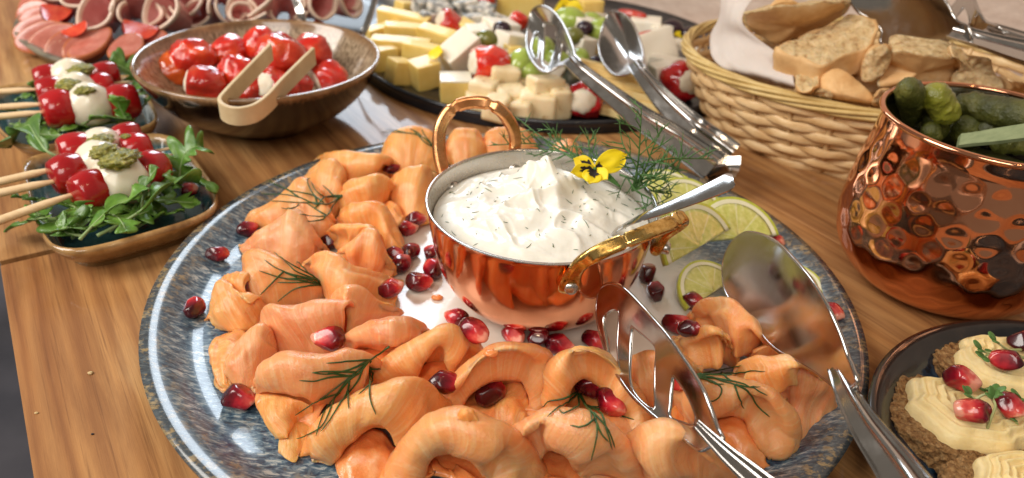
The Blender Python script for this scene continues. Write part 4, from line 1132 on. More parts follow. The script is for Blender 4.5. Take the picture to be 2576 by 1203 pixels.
fr = [  # stems in full-view positions with heights
    ([(1560, 470, 52), (1500, 420, 58), (1440, 385, 60), (1370, 350, 58), (1295, 292, 60)], 13, .016), ([(1560, 470, 52), (1480, 420, 58), (1420, 370, 64), (1390, 320, 72)], 11, .014),
    ([(1500, 440, 56), (1430, 392, 60), (1390, 378, 58), (1340, 395, 56)], 8, .013), ([(1520, 440, 56), (1420, 385, 56), (1350, 362, 55), (1225, 366, 56)], 10, .012),
    ([(1590, 480, 52), (1600, 440, 60), (1608, 380, 72), (1614, 265, 92)], 13, .015), ([(1590, 480, 52), (1620, 430, 62), (1640, 380, 72), (1665, 318, 82)], 13, .015), ([(1590, 480, 52), (1650, 440, 60), (1710, 400, 66), (1735, 385, 70)], 13, .014),
    ([(1590, 480, 52), (1620, 470, 56), (1680, 440, 60), (1720, 425, 62)], 12, .014), ([(1560, 440, 56), (1590, 450, 58), (1640, 470, 54), (1670, 490, 50)], 11, .013), ([(1590, 450, 55), (1640, 480, 52), (1690, 490, 48), (1650, 515, 50)], 9, .011),
    ([(1580, 450, 56), (1600, 480, 55), (1640, 505, 53), (1610, 530, 52)], 7, .010), ([(1560, 470, 52), (1500, 400, 62), (1480, 360, 68), (1500, 345, 70)], 9, .013), ([(1600, 460, 56), (1600, 420, 66), (1570, 370, 74), (1560, 330, 78)], 8, .012),
    ([(1590, 480, 52), (1640, 420, 64), (1680, 400, 70), (1800, 400, 60)], 9, .012)]
for P, ns, L in fr:
    frond([at(*p) for p in P], ns, L, db)

# ------------------------------------------------------------------ pomegranate seeds
def aril_bm(seed, L=.0057, W=.0042):
    random.seed(seed)
    fx = [(V((rnd(-1, 1), rnd(-1, 1), rnd(-1, 1))).normalized(), rnd(.72, .86)) for _ in range(9)]
    def sh(c):
        for n, d in fx:
            e = c.dot(n) - d
            if e > 0: c = c - n * e * .85
        c.y *= 1 - .16 * c.x; c.z *= 1 - .16 * c.x
        return c
    return blob(L, W, W * .95, .07, 1.4, seed, 4, 1.0, sh)
seed_meshes = []
for i in range(7):
    bm = aril_bm(100 + i); me = bpy.data.meshes.new('pomegranate_seed'); bm.to_mesh(me); bm.free()
    me.polygons.foreach_set('use_smooth', [True] * len(me.polygons)); me.materials.append(M['pom']); seed_meshes.append(me)
random.seed(21)
def aril(label, k, x, y, ang, s=1.0, lift=3.2, zfix=None, tilt=0):
    if zfix is None: p, n = hit(k, x, y, 0); p = p + V((0, 0, lift * .001 * s))
    else: p = q(k, x, y, zfix)
    me = seed_meshes[random.randrange(7)]
    o = bpy.data.objects.new('pomegranate_seed', me); COL.objects.link(o)
    o.location = p; o.rotation_euler = (rnd(-.6, .6), tilt, math.radians(ang)); o.scale = (s, s, s)
    return tag(o, label, 'pomegranate seed', 'pomegranate seeds')
for a in [
    ('glossy pomegranate seed with a bright window highlight, topmost on the grey band at the left', 1, 345, 835, 30, 1.0),
    ('round pomegranate seed alone on the streaked grey band, upper left of the leftmost salmon', 1, 108, 1030, 10, 1.0),
    ('upright pomegranate seed with a pale top, alone near the left rim', 'D', 494, 788, 95, 1.05),
    ('large two toned pomegranate seed touching the torn salmon tip at the lower left', 'D', 606, 1022, -15, 1.25),
    ('dark pomegranate seed wedged between back salmon slices', 1, 1462, 345, 30, .95),
    ('upper of two touching pomegranate seeds left of the pot', 1, 1655, 750, 20, 1.0),
    ('lower of two touching pomegranate seeds left of the pot', 1, 1590, 830, 20, 1.05),
    ('pomegranate seed sitting in the salmon cup at the centre left', 1, 990, 930, 30, 1.12),
    ('small pomegranate seed half hidden by the point of a long salmon slice', 1, 1490, 1015, -10, .8),
    ('upper right pomegranate seed in the cluster left of the pot', 1, 1615, 1015, 60, 1.05),
    ('pale cored pomegranate seed in the middle of the cluster left of the pot', 1, 1540, 1108, 75, 1.15),
    ('pomegranate seed partly behind the pot side, left of its base', 1, 1775, 1010, 80, .95),
    ('pomegranate seed touching the left side of the copper pot', 2, 1790, 350, 115, 1.15),
    ('wide pomegranate seed lying level on the wet white glaze left of the pot', 2, 1680, 455, 5, 1.15),
    ('dark pomegranate seed resting on the speckled salmon flank by the white centre', 2, 1460, 498, 40, 1.1),
    ('red pomegranate seed with pale right half on the flat topped salmon slice', 2, 975, 905, 175, 1.25),
    ('farthest of the two pomegranate seeds behind the tent shaped salmon', 'D', 1148, 815, 160, 1.05),
    ('blocky pomegranate seed on the right shoulder of the tent shaped salmon', 'D', 1193, 852, -40, 1.15),
    ('pale hearted pomegranate seed on white glaze, leftmost of the row in front of the pot', 4, 1015, 125, -60, 1.1),
    ('upright pomegranate seed second in the row in front of the pot', 4, 1208, 140, 80, 1.1),
    ('dark angular pomegranate seed third in the row in front of the pot', 4, 1370, 205, -10, 1.15),
    ('pomegranate seed crossed by the rim of the slotted tong', 4, 1650, 170, -20, 1.1),
    ('dark pomegranate seed under the tent shaped salmon flap', 4, 475, 510, 10, 1.1),
    ('pomegranate seed with a cream heart inside the ring shaped salmon roll', 4, 840, 590, 60, 1.25),
    ('red pomegranate seed in the mouth of the larger salmon ring, above its neighbour', 4, 1635, 540, 10, 1.3),
    ('pomegranate seed with a dark cap below its neighbour in the larger salmon ring', 4, 1770, 670, -60, 1.25),
    ('red pomegranate seed seen through the slot of the front tong', 5, 650, 470, -50, 1.15),
    ('tall pomegranate seed against the right side of the pot base', 's', 735, 1010, 70, 1.1),
    ('dark pomegranate seed on white glaze between the pot and the lime wedges', 's', 785, 1130, 80, 1.1),
    ('pomegranate seed partly under the frayed salmon slice', 6, 410, 605, -30, 1.1),
    ('larger of the two pomegranate seeds beside the hooked salmon roll', 6, 280, 785, -10, 1.2),
    ('small dark pomegranate seed tucked against the hooked salmon roll', 6, 385, 815, 0, .9),
    ('lone pomegranate seed on the blue band at the right of the platter', 6, 1490, 690, -60, 1.05),
    ('dark pomegranate seed hiding under the upper lime slices', 's', 1590, 790, -20, .9)]:
    aril(*a)
for (x, y) in ((1235, 893), (1100, 752)):
    random.seed(int(x)); p, n = hit('D', x, y, 0)
    o = from_bm('seed_scrap', blob(.0026, .0018, .0012, .2, 2, x), M['salmon_in']); o.location = p + V((0, 0, .0008)); tag(o, 'pale translucent scrap of fish beside a seed, %s' % ('in front of the pot' if x > 1200 else 'left of the pot'), 'salmon scrap')

# ------------------------------------------------------------------ lime slices
lime_cache = {}
def lime(label, k, c, z, R_, rot, half=True, thick=3.2):
    key = (half, round(R_, 1))
    t = thing('lime_slice', label, 'lime slice', 'lime slices on the platter', tuple(q(k, c[0], c[1], z)))
    t.rotation_euler = [math.radians(a) for a in rot]
    a0, a1 = (0, math.pi) if half else (0, 2 * math.pi)
    K = 40 if half else 72
    def ring(name, r0, r1, th, m, bulge=0):
        vs, fs = [], []
        NRr = 10
        ncol = K + 1 if half else K
        for s in (1, -1):
            for j in range(NRr + 1):
                r = (r0 + (r1 - r0) * j / NRr) * R_ * .001
                for i in range(ncol):
                    a = a0 + (a1 - a0) * i / K
                    zz_ = s * (th / 2 - bulge * (1 - ((j / NRr - .5) * 2) ** 2)) * .001
                    seg_a = abs(math.sin(a * 4.5)) ** .3
                    if name == 'flesh': zz_ += s * .00025 * (seg_a - .6) * math.sin(math.pi * j / NRr)
                    vs.append(V((r * math.cos(a), r * math.sin(a), zz_ + .0006 * math.sin(2 * a + R_) )))
        nn_ = (NRr + 1) * ncol
        lim = ncol - 1 if half else ncol
        for s in (0, 1):
            for j in range(NRr):
                for i in range(lim):
                    i2 = (i + 1) % ncol
                    f = (s * nn_ + j * ncol + i, s * nn_ + j * ncol + i2, s * nn_ + (j + 1) * ncol + i2, s * nn_ + (j + 1) * ncol + i)
                    fs.append(f if s else f[::-1])
        for i in range(lim):
            i2 = (i + 1) % ncol
            fs.append((NRr * ncol + i, nn_ + NRr * ncol + i, nn_ + NRr * ncol + i2, NRr * ncol + i2))
        if half:
            for j in range(NRr):
                fs.append((j * ncol, nn_ + j * ncol, nn_ + (j + 1) * ncol, (j + 1) * ncol))
                fs.append((j * ncol + ncol - 1, (j + 1) * ncol + ncol - 1, nn_ + (j + 1) * ncol + ncol - 1, nn_ + j * ncol + ncol - 1))
        return mesh(name, vs, fs, M[m], t)
    ring('flesh', .02, .84, thick * .96, 'lime_flesh'); ring('pith', .84, .94, thick, 'lime_pith'); ring('peel', .94, 1.0, thick * 1.0, 'lime_peel', 0)
    return t
lime('half lime slice standing upright beside the pot, its peel on the white glaze', 's', (1075, 800), 18, 22, (52, -8, 38))
lime('upper lime slice lying over its neighbour at the back right of the platter', 's', (1340, 745), 17, 22, (38, 0, 14))
lime('small lime wedge half hidden by the solid tong head', 's', (1170, 1110), 9, 17, (24, -6, 40))
lime('lime slice under the dill bunch behind the spoon handle', 's', (880, 480), 12, 20, (26, 0, 25), False)
lime('bright lime slice just above the spoon handle', 's', (1010, 560), 13, 20, (34, 6, 18))
lime('lime slice tucked behind the brass handle', 's', (960, 730), 15, 19, (45, 0, 55))
lime('lime slice emerging right of the solid tong head', 'D', (1985, 720), 9, 15, (12, 0, -40))
lime('pale lime end piece at the far side of the lime pile', 's', (1240, 600), 9, 15, (12, 0, -10), False)

# ------------------------------------------------------------------ front serving tongs
tg = thing('serving_tongs', 'large steel serving tongs lying on the salmon, one head slotted, one solid', 'tongs')
plate_with_holes('slotted_head', [(480, 224, 44), (440, 250, 40), (420, 310, 34), (415, 370, 30), (425, 450, 27), (450, 530, 26), (480, 610, 26), (530, 695, 27), (595, 785, 28), (680, 872, 30), (760, 940, 32), (840, 1000, 36), (930, 1060, 42), (990, 1040, 47), (1050, 1010, 50), (1020, 950, 52), (985, 860, 53), (950, 770, 54), (900, 680, 55), (840, 590, 55), (770, 490, 55), (700, 408, 54), (640, 340, 52), (575, 270, 49), (525, 232, 46)],
    [[(470, 365), (500, 350), (522, 365), (518, 430), (512, 520), (520, 600), (533, 680), (505, 640), (478, 590), (458, 500), (446, 430), (450, 385)],
     [(580, 440), (600, 450), (660, 500), (698, 548), (692, 640), (692, 740), (700, 855), (650, 830), (598, 765), (575, 690), (570, 600), (572, 510)],
     [(778, 685), (800, 700), (850, 770), (885, 840), (905, 900), (893, 943), (840, 930), (772, 898), (768, 830), (770, 750)]],
    7, M['steel'], tg, thick=1.2, bulge=-2.0, step=3.2)
H1 = [q(7, 930, 930, 50), q(7, 1010, 1010, 50), q(7, 1100, 1095, 50), q(7, 1240, 1215, 50), V((.086, .122, .051)), V((.104, .082, .056)), V((.1145, .052, .060))]
channel('slotted_arm', H1, 3.4, 7.0, (-.75, -.50, .45), M['steel'], tg, wm=lambda t: min(1.5 + 11 * t, 6.8))
plate_with_holes('solid_head', [(830, 14, 50), (760, 40, 42), (700, 95, 35), (650, 180, 28), (624, 280, 24), (632, 400, 22), (665, 500, 22), (740, 610, 24), (830, 680, 26), (900, 760, 27), (960, 850, 28), (1050, 940, 30), (1180, 1020, 33), (1330, 1110, 38), (1460, 1200, 44), (1560, 1260, 48), (1680, 1200, 54), (1620, 1060, 58), (1575, 980, 60), (1530, 860, 63), (1485, 740, 65), (1440, 620, 66), (1380, 490, 66), (1300, 355, 65), (1190, 230, 63), (1070, 110, 60), (950, 40, 55)],
    [], 6, M['steel'], tg, thick=1.2, bulge=-4.0, step=4.2)
H2 = [q(8, 335, 640, 49), q(8, 385, 750, 50), q(8, 485, 930, 50), q(8, 650, 1160, 50), V((.112, .128, .053)), V((.114, .09, .057)), V((.1165, .052, .060))]
channel('solid_arm', H2, 5.2, 8.2, (-.66, -.45, .60), M['steel'], tg, wm=lambda t: min(2.6 + 11 * t, 8.4))
cv = [V((.1145, .052, .060)), V((.1150, .040, .0605)), V((.1165, .052, .0625))]
channel('spring_end', cv, 5, 5, (-.4, -.3, .8), M['steel'], tg, 20, sect=[(-1, .1), (1, .1), (1, -.1), (-1, -.1)])

# ================================================================== BROWN BOWL WITH STUFFED PEPPERS
BC = V((-.167, .474, 0))
prof = smooth_prof([(0, .006), (.028, .007), (.045, .013), (.060, .024), (.069, .036), (.0738, .0445), (.0750, .0452), (.0758, .0440), (.0745, .040), (.068, .028), (.057, .016), (.042, .006), (.034, .002), (.033, 0), (.029, 0), (.027, .002), (0, .002)], 90)
vs, fs = lathe(prof, 120, closed_bottom=False)
o = mesh('bowl', vs, fs, M['brown_glaze']); o.location = BC
tag(o, 'brown glazed stoneware bowl with a streaky beige inside, filled with stuffed red peppers', 'bowl'); rest(o)
def pepper(label, k, x, y, z, r, axis, m='pepper', grp='stuffed peppers in the brown bowl', seed=0, squash=.86):
    t = thing('stuffed_pepper', label, 'stuffed pepper', grp, tuple(q(k, x, y, z)))
    def sh(c):
        a = math.atan2(c.y, c.x)
        f = 1 - .10 * abs(math.sin(a * 1.5 + seed)) ** 3
        c = V((c.x * f, c.y * f, c.z))
        if c.z > .62: c.z = .62 + (c.z - .62) * .12
        if c.z < -.7: c.z *= .9; 
        return c
    r = r * 1.12
    bm = blob(r * .001, r * .001 * squash, r * .00105, .17, 1.7, seed, 4, 1.0, sh)
    o = from_bm('skin', bm, M[m], t)
    bm = blob(r * .00066, r * .00066 * squash, r * .00030, .16, 3, seed + 2, 3)
    o2 = from_bm('cheese_filling', bm, M['fresh_cheese'], t); o2.location = (0, 0, r * .00056)
    t.rotation_euler = V(axis).normalized().to_track_quat('Z', 'Y').to_euler()
    SURF.append(([t.matrix_basis @ v.co for v in o.data.vertices], [tuple(p.vertices) for p in o.data.polygons]))
    return t
for i, a in enumerate([
    ('orange stuffed pepper at the left wall of the brown bowl', 'r', -20, 780, 27, 13, (-1, .2, .1), 'pepper_orange'),
    ('large red stuffed pepper behind the orange one', 'r', 150, 650, 34, 14, (-.4, .8, -.3)),
    ('dark red stuffed pepper at the back of the bowl, left of the wooden tongs', 'r', 560, 590, 32, 12.5, (.6, .8, .1)),
    ('front left stuffed pepper with its cheese opening facing left', 'r', 290, 940, 33, 12.5, (-1, -.15, .15)),
    ('stuffed pepper under the left arm of the wooden tongs', 'r', 640, 830, 34, 12, (-.3, -.5, -.7)),
    ('largest bright red stuffed pepper, topmost between the two tong arms', 'r', 1150, 640, 42, 16, (.2, .6, -.4)),
    ('stuffed pepper behind the topmost one at the back wall', 'r', 900, 500, 36, 12, (-.2, .9, .3)),
    ('stuffed pepper with a long shine right of the right tong arm', 'r', 1480, 590, 36, 13.5, (.7, .7, .2)),
    ('dark wine red stuffed pepper low at the front between the tong arms', 'r', 830, 980, 30, 11, (.5, -.2, -.6)),
    ('stuffed pepper with a wide cream opening at the front rim', 'r', 1080, 970, 31, 12.5, (-.6, -.75, .45)),
    ('small stuffed pepper showing a strip of cheese beside the right tong arm', 'r', 1320, 960, 27, 9.5, (-.5, -.7, .2)),
    ('rightmost stuffed pepper, lying on its side with a white shine', 'r', 1680, 880, 28, 11.5, (-.8, -.5, -.2))]):
    pepper(a[0], *a[1:7], m=a[7] if len(a) > 7 else 'pepper', seed=i * 1.7)
tw = [(1015, 500, 60), (880, 640, 57), (740, 785, 54), (600, 930, 51), (490, 1050, 49), (452, 1110, 48), (480, 1165, 47), (570, 1205, 47), (700, 1212, 47), (850, 1170, 47.5), (990, 1065, 49), (1130, 910, 51.5), (1260, 780, 54), (1390, 650, 57), (1500, 545, 60)]
C = resample([q('r', *p) for p in tw], 90)
vs, fs = tube(C, 1, sect=[(-.0012, .0004), (-.0008, .0008), (.0008, .0008), (.0012, .0004), (.0012, -.0095), (-.0012, -.0095)], N=[V((0, 0, 1))] * 90)
o = mesh('wooden_tongs', vs, fs, M['tongs_wood']); o.data.set_sharp_from_angle(angle=.7); recenter(o)
tag(o, 'bent pale wood tongs lying open across the peppers and over the bowl rim', 'tongs')

# ================================================================== SKEWER PLATES
def tray(name, label, k, outline, zr, m, cat='plate', inner_z=.005):
    W = [q(k, x, y, zr) for x, y in outline]
    W = resample(W, 110, True)
    c = sum(W, V((0, 0, 0))) / len(W)
    prof = [(0.0, inner_z), (.5, inner_z), (.80, inner_z + .0006), (.875, inner_z + .003), (.93, zr * .001 * .72), (.962, zr * .00097), (.982, zr * .001), (1.0, zr * .00096), (1.004, zr * .0009), (.975, zr * .00070), (.90, .007), (.78, .001), (.74, 0), (0, 0)]
    P = smooth_prof(prof, 60)
    vs, fs = [], []
    n = len(W)
    for s, z in P:
        for w_ in W:
            d = w_ - c; vs.append(V((d.x * s, d.y * s, z)))
    for j in range(len(P) - 1):
        for i in range(n):
            i2 = (i + 1) % n
            fs.append((j * n + i, j * n + i2, (j + 1) * n + i2, (j + 1) * n + i)[::-1])
    o = mesh(name, vs, fs, m); o.location = (c.x, c.y, 0)
    bm = bmesh.new(); bm.from_mesh(o.data); bmesh.ops.recalc_face_normals(bm, faces=bm.faces[:]); bm.to_mesh(o.data); bm.free()
    tag(o, label, cat); rest(o)
    return o
tray('small_plate', 'small teal plate with a tan rim holding skewers on rocket, nearest the salmon platter', 'a',
     [(125, 690), (145, 640), (200, 608), (420, 560), (640, 510), (830, 482), (960, 484), (1050, 525), (1140, 615), (1235, 745), (1278, 850), (1245, 925), (1120, 990), (880, 1065), (600, 1140), (430, 1166), (305, 1140), (235, 1060), (170, 900)], 18, M['teal_glaze'])
tray('small_plate', 'small plate of skewers at the left edge, nearest the meat platter', 'a',
     [(-70, 330), (-60, 250), (-10, 205), (200, 172), (500, 140), (740, 128), (820, 150), (885, 270), (925, 365), (890, 425), (760, 468), (580, 512), (340, 545), (190, 556), (110, 545), (45, 505), (-30, 430)], 18, M['teal_glaze'])

def leaf(label, k, pts, W=7, lobes=4, stem=.25, seed=0, m='rocket', fold=.25, group='rocket leaves on the skewer plates', twist=0):
    t = thing('rocket_leaf', label, 'rocket leaf', group)
    P = resample([q(k, x, y, z) for x, y, z in pts], 46)
    T, N = frames(P)
    n = len(P); i0 = int(n * stem)
    vs, fs = tube(P[:i0 + 12], taper(i0 + 12, .0009, .0004), 7)
    mesh('stem', vs, fs, M['rocket_stem'], t)
    vs, fs = [], []
    cols = [-1, -.66, -.33, 0, .33, .66, 1]
    m_ = n - i0
    for i in range(m_):
        u = i / (m_ - 1)
        B = T[i0 + i].cross(V((0, 0, 1))).normalized() if abs(T[i0 + i].z) < .95 else V((1, 0, 0))
        up = B.cross(T[i0 + i]).normalized()
        if up.z < 0: up = -up
        ca, sa = math.cos(twist), math.sin(twist)
        B, up = B * ca + up * sa, up * ca - B * sa
        env = (math.sin(math.pi * min(1, .06 + u * .94)) ** .6) * (.55 + .6 * u) if u < 1 else .02
        for c_ in cols:
            ph = .9 if c_ > 0 else 0
            lb = .18 + .82 * abs(math.sin(lobes * math.pi * u + ph + seed)) ** .8 if u < .82 else .75 + .25 * math.sin((u - .82) * 20)
            hw = W * .00125 * env * lb
            p = P[i0 + i] + B * hw * c_ + up * (hw * fold * abs(c_) + .0011 * math.sin(c_ * 4 + u * 14 + seed) * abs(c_)) + T[i0 + i] * (hw * .45 * abs(c_))
            vs.append(p)
    nc = len(cols)
    for i in range(m_ - 1):
        for j in range(nc - 1):
            a = i * nc + j; fs.append((a, a + 1, a + nc + 1, a + nc))
    o = mesh('blade', vs, fs, M[m], t)
    md = o.modifiers.new('thickness', 'SOLIDIFY'); md.thickness = .0003
    vs, fs = tube([p + V((0, 0, .0002)) for p in P[i0:n - 4]], taper(m_ - 4, .00045, .0002), 5)
    mesh('vein', vs, fs, M['rocket_stem'], t)
    c = P[0].copy()
    for ch in t.children: ch.data.transform(Matrix.Translation(-c))
    t.location = c
    return t
LV = [
 ('bright rocket leaf with a cut pale stem at the front of the near skewer plate', [(470, 1105, 20), (560, 1010, 22), (660, 920, 25), (780, 865, 27), (862, 795, 30)], 8, 3, .2),
 ('long pale rocket leaf arching from the front to the right rim of the near plate', [(570, 1085, 17), (720, 1005, 20), (850, 920, 25), (950, 820, 29), (1060, 765, 28), (1170, 780, 24), (1270, 835, 20)], 9, 3, .3),
 ('rocket leaf curling at the bottom left corner of the near plate', [(480, 1085, 17), (400, 1070, 18), (330, 1020, 19), (360, 970, 20)], 7, 3, .15),
 ('dark rocket leaf spilling over the left rim of the near plate onto the table', [(330, 985, 20), (220, 985, 22), (120, 1010, 12), (50, 1050, 5)], 6, 3, .1),
 ('rocket leaf standing up beside the right hand tomato of the near plate', [(830, 920, 20), (850, 820, 27), (880, 750, 32), (925, 680, 36)], 4.5, 2, .1),
 ('frilly yellow green lettuce leaf standing at the right end of the near plate', [(1050, 790, 14), (1060, 690, 22), (1090, 600, 30), (1160, 560, 33), (1205, 575, 30)], 11, 5, .05),
 ('small rocket leaf behind the right rim tomato, near plate', [(940, 740, 24), (990, 720, 28), (1010, 760, 24), (1000, 850, 18)], 6, 2, .2),
 ('broad rocket leaf lying along the right rim of the near plate', [(880, 870, 18), (1000, 880, 20), (1090, 890, 20), (1165, 890, 19)], 8, 3, .15),
 ('rocket leaf in the middle of the near plate front', [(640, 1060, 14), (730, 1000, 17), (820, 960, 19), (900, 930, 20)], 8, 3, .2),
 ('rocket leaf lying below the long pale leaf, near plate', [(760, 1060, 12), (850, 1010, 15), (960, 960, 17), (1080, 940, 17)], 8, 4, .25),
 ('small pale tipped rocket leaf at the left of the near plate', [(330, 1010, 18), (270, 1010, 18), (225, 960, 18), (230, 930, 18)], 6, 3, .1),
 ('rocket leaf under the front skewer of the near plate', [(560, 970, 15), (460, 930, 16), (380, 900, 16), (300, 900, 14)], 8, 4, .1),
 ('thin rocket leaf sticking out left of the near plate between two sticks', [(260, 880, 18), (180, 870, 20), (75, 850, 20)], 3, 2, .1),
 ('rocket leaf filling the bottom of the near plate', [(420, 1100, 9), (520, 1050, 12), (650, 1010, 12), (760, 1000, 11)], 9, 4, .1),
 ('shaded rocket leaf beneath the mozzarella of the near plate', [(600, 1000, 10), (700, 940, 12), (850, 900, 12), (950, 850, 11)], 9, 4, .1),
 ('large arching rocket leaf bridging the gap between the two skewer plates', [(365, 630, 22), (280, 590, 26), (210, 500, 30), (165, 435, 32), (110, 480, 26), (60, 560, 12)], 9, 3, .12),
 ('dark green rocket leaf with spiky lobes in front of the mozzarella, far skewer plate', [(480, 430, 20), (560, 395, 24), (660, 400, 27), (760, 425, 22)], 9, 2, .1),
 ('spiky rocket leaf pointing up beside the dark tomato, far skewer plate', [(760, 430, 20), (730, 380, 25), (700, 320, 32), (685, 270, 38)], 6, 2, .05),
 ('long rocket stem and leaf along the front rim of the far skewer plate', [(540, 500, 14), (420, 500, 15), (300, 495, 15), (180, 480, 15)], 7, 3, .4),
 ('bright lettuce leaf behind the tomatoes at the top of the far skewer plate', [(860, 215, 18), (800, 150, 24), (720, 95, 30), (640, 60, 34)], 11, 3, .05),
 ('thin rocket stem lying across the right end of the far skewer plate', [(775, 415, 16), (830, 340, 20), (890, 255, 24)], 2, 1, .6),
 ('rocket leaf at the left end of the far skewer plate under the middle stick', [(130, 360, 16), (80, 350, 18), (20, 340, 18)], 5, 2, .1),
 ('upright rocket leaf between the left sticks, far skewer plate', [(215, 300, 16), (205, 240, 24), (190, 180, 32)], 4, 2, .1),
 ('dark rocket leaf in the left corner of the far skewer plate', [(60, 430, 10), (160, 440, 13), (280, 430, 14), (380, 450, 13)], 8, 4, .1),
 ('rocket leaf lying along the middle of the far skewer plate front', [(280, 470, 12), (400, 465, 15), (520, 470, 16), (640, 450, 15)], 8, 4, .1),
 ('rocket leaf at the back right of the far skewer plate', [(700, 240, 16), (760, 220, 20), (830, 200, 22), (850, 250, 18)], 8, 3, .1),
 ('rocket leaf at the back left of the far skewer plate', [(90, 290, 14), (150, 270, 16), (230, 260, 16)], 6, 3, .1)]
_w = ['narrow', 'curled', 'flat', 'young', 'twisted', 'broad', 'pointed', 'drooping', 'crinkled', 'shaded']
_pl = [('near plate', (330, 940, 700, 1090), 12), ('far plate', (120, 400, 640, 500), 8)]
_at = ['at the left front', 'at the left middle', 'left of centre', 'near the centre', 'at the centre', 'right of centre', 'at the right middle', 'at the right front', 'close to the right rim', 'under the other leaves', 'behind the long stem', 'along the front rim']
random.seed(77)
for nm_, (x0, y0, x1, y1), n_ in _pl:
    for j_ in range(n_):
        fx = (j_ + .5) / n_; x = x0 + (x1 - x0) * fx * (1.25 if nm_[0] == 'n' else 1); y = rnd(y0, y1) - fx * (150 if nm_[0] == 'n' else 40); a_ = rnd(-.9, .6); L_n = rnd(90, 150)
        z_ = rnd(9, 19)
        LV.append(('%s rocket leaf under the skewers of the %s, %s' % (_w[j_ % 10], nm_, _at[j_]),
                   [(x, y, z_), (x + L_n * .4 * math.cos(a_), y + L_n * .4 * math.sin(a_), z_ + 4), (x + L_n * math.cos(a_ + .3), y + L_n * math.sin(a_ + .3), z_ + rnd(0, 4))], rnd(6.5, 9), 3, .12))
random.seed(5)
for i, (lb, pts, W_, lo_, st_) in enumerate(LV):
    leaf(lb, 'a', pts, W_, lo_, st_, i * 1.3, fold=rnd(.05, .45), twist=rnd(-.5, .5))

def skewer(label, stick, foods, grp='tomato and mozzarella skewers'):
    """stick: left end, handle end, right tip; foods: (kind, x, y, z, r)."""
    t = thing('skewer', label, 'skewer', grp)
    A, B, Cc = [q('a', *p) for p in stick]
    P = resample([A, B, Cc], 30) if False else [A.lerp(B, i / 12) for i in range(13)] + [B.lerp(Cc, i / 12) for i in range(1, 13)]
    L = []
    for i in range(25):
        L.append(.0028 if i < 8 else .0028 - (i - 8) * .00038 if i < 13 else .0011)
    L[-1] = .0003
    vs, fs = tube(P, L, 8, flat=.62); o = mesh('stick', vs, fs, M['skewer_wood'], t)
    ax = (Cc - B).normalized()
    for i, (kd, x, y, z, r) in enumerate(foods):
        p = q('a', x, y, z); s = x * .13 + y
        if kd in ('tomato', 'cut'):
            def sh(c, kd=kd):
                if c.x > .66: c.x = .66 + (c.x - .66) * .2
                if c.x < -.62: c.x = -.62 + (c.x + .62) * .2
                return c
            r = r * rnd(.90, .97)
            bm = blob(r * .00118, r * .001, r * .001, .05, 1.2, s, 4, 1.0, sh)
            o = from_bm('tomato', bm, M['tomato'], t)
        elif kd == 'mozz':
            def sh(c):
                c.z *= 1 - .12 * abs(c.x); return c
            bm = blob(r * .00105, r * .00105, r * .00098, .07, 1.6, s, 4, 1.0, sh)
            o = from_bm('mozzarella', bm, M['mozzarella'], t)
        else:
            bm = bmesh.new(); bmesh.ops.create_icosphere(bm, subdivisions=4, radius=1)
            for v in bm.verts:
                c = v.co.copy(); f = 1 + .35 * noise.noise(c * 2.6 + V((s, 0, 0))) + .3 * noise.noise(c * 7 + V((0, s, 0))); v.co = V((c.x * f * r * .00088, c.y * f * r * .00072, c.z * f * r * .00034))
            o = from_bm('pesto', bm, M['pesto'], t)
        o.location = p; o.rotation_euler = (rnd(-.3, .3) if kd != 'pesto' else 0, 0, math.atan2(ax.y, ax.x) + (rnd(-.12, .12) if kd != 'pesto' else rnd(-1, 1)))
    c = A.copy()
    for ch in t.children:
        if ch.location.length > 0: ch.location -= c
        else: ch.data.transform(Matrix.Translation(-c))
    t.location = c
    return t
skewer('nearest skewer of the near plate, cut cherry tomato, big mozzarella and whole tomato', [(-80, 1022, 26), (440, 838, 26), (1030, 645, 24)], [('tomato', 535, 818, 26, 11.5), ('mozz', 712, 760, 26, 13.2), ('tomato', 888, 695, 26, 11), ('pesto', 690, 645, 39, 9)])
skewer('middle skewer of the near plate with pesto over its mozzarella', [(-80, 850, 27), (330, 762, 27), (1025, 603, 25)], [('tomato', 405, 722, 27, 11.5), ('mozz', 590, 655, 28, 12), ('tomato', 800, 582, 27, 10.5), ('pesto', 720, 625, 39, 9), ('pesto', 615, 590, 39.5, 8)])
skewer('farthest skewer of the near plate, partly behind the others', [(-80, 785, 27), (330, 690, 27), (1035, 565, 24)], [('tomato', 450, 590, 27, 11.5), ('mozz', 600, 565, 27, 11), ('tomato', 750, 515, 27, 10), ('pesto', 590, 530, 37, 8), ('pesto', 740, 500, 36, 3)])
skewer('nearest skewer of the far plate, red tomato, mozzarella and a dark tomato at the end', [(-80, 392, 27), (265, 358, 27), (800, 285, 25)], [('tomato', 350, 340, 27, 12.5), ('mozz', 530, 315, 27, 13.5), ('tomato', 720, 300, 26, 12), ('pesto', 500, 232, 38, 6)])
skewer('middle skewer of the far plate with two pesto dabs', [(-80, 335, 28), (255, 312, 28), (832, 240, 25)], [('tomato', 305, 245, 27, 11), ('mozz', 455, 235, 28, 12), ('tomato', 592, 215, 27, 10), ('pesto', 405, 200, 38, 8.5)])
skewer('farthest skewer of the far plate, its mozzarella topped with pesto', [(-80, 245, 28), (200, 225, 28), (785, 178, 25)], [('tomato', 285, 172, 27, 11), ('mozz', 420, 155, 28, 12.5), ('tomato', 622, 152, 27, 10.5), ('pesto', 475, 112, 38, 8.5)])
aril('pomegranate seed lying in the rocket at the right of the near skewer plate', 'a', 1115, 840, 30, .9)

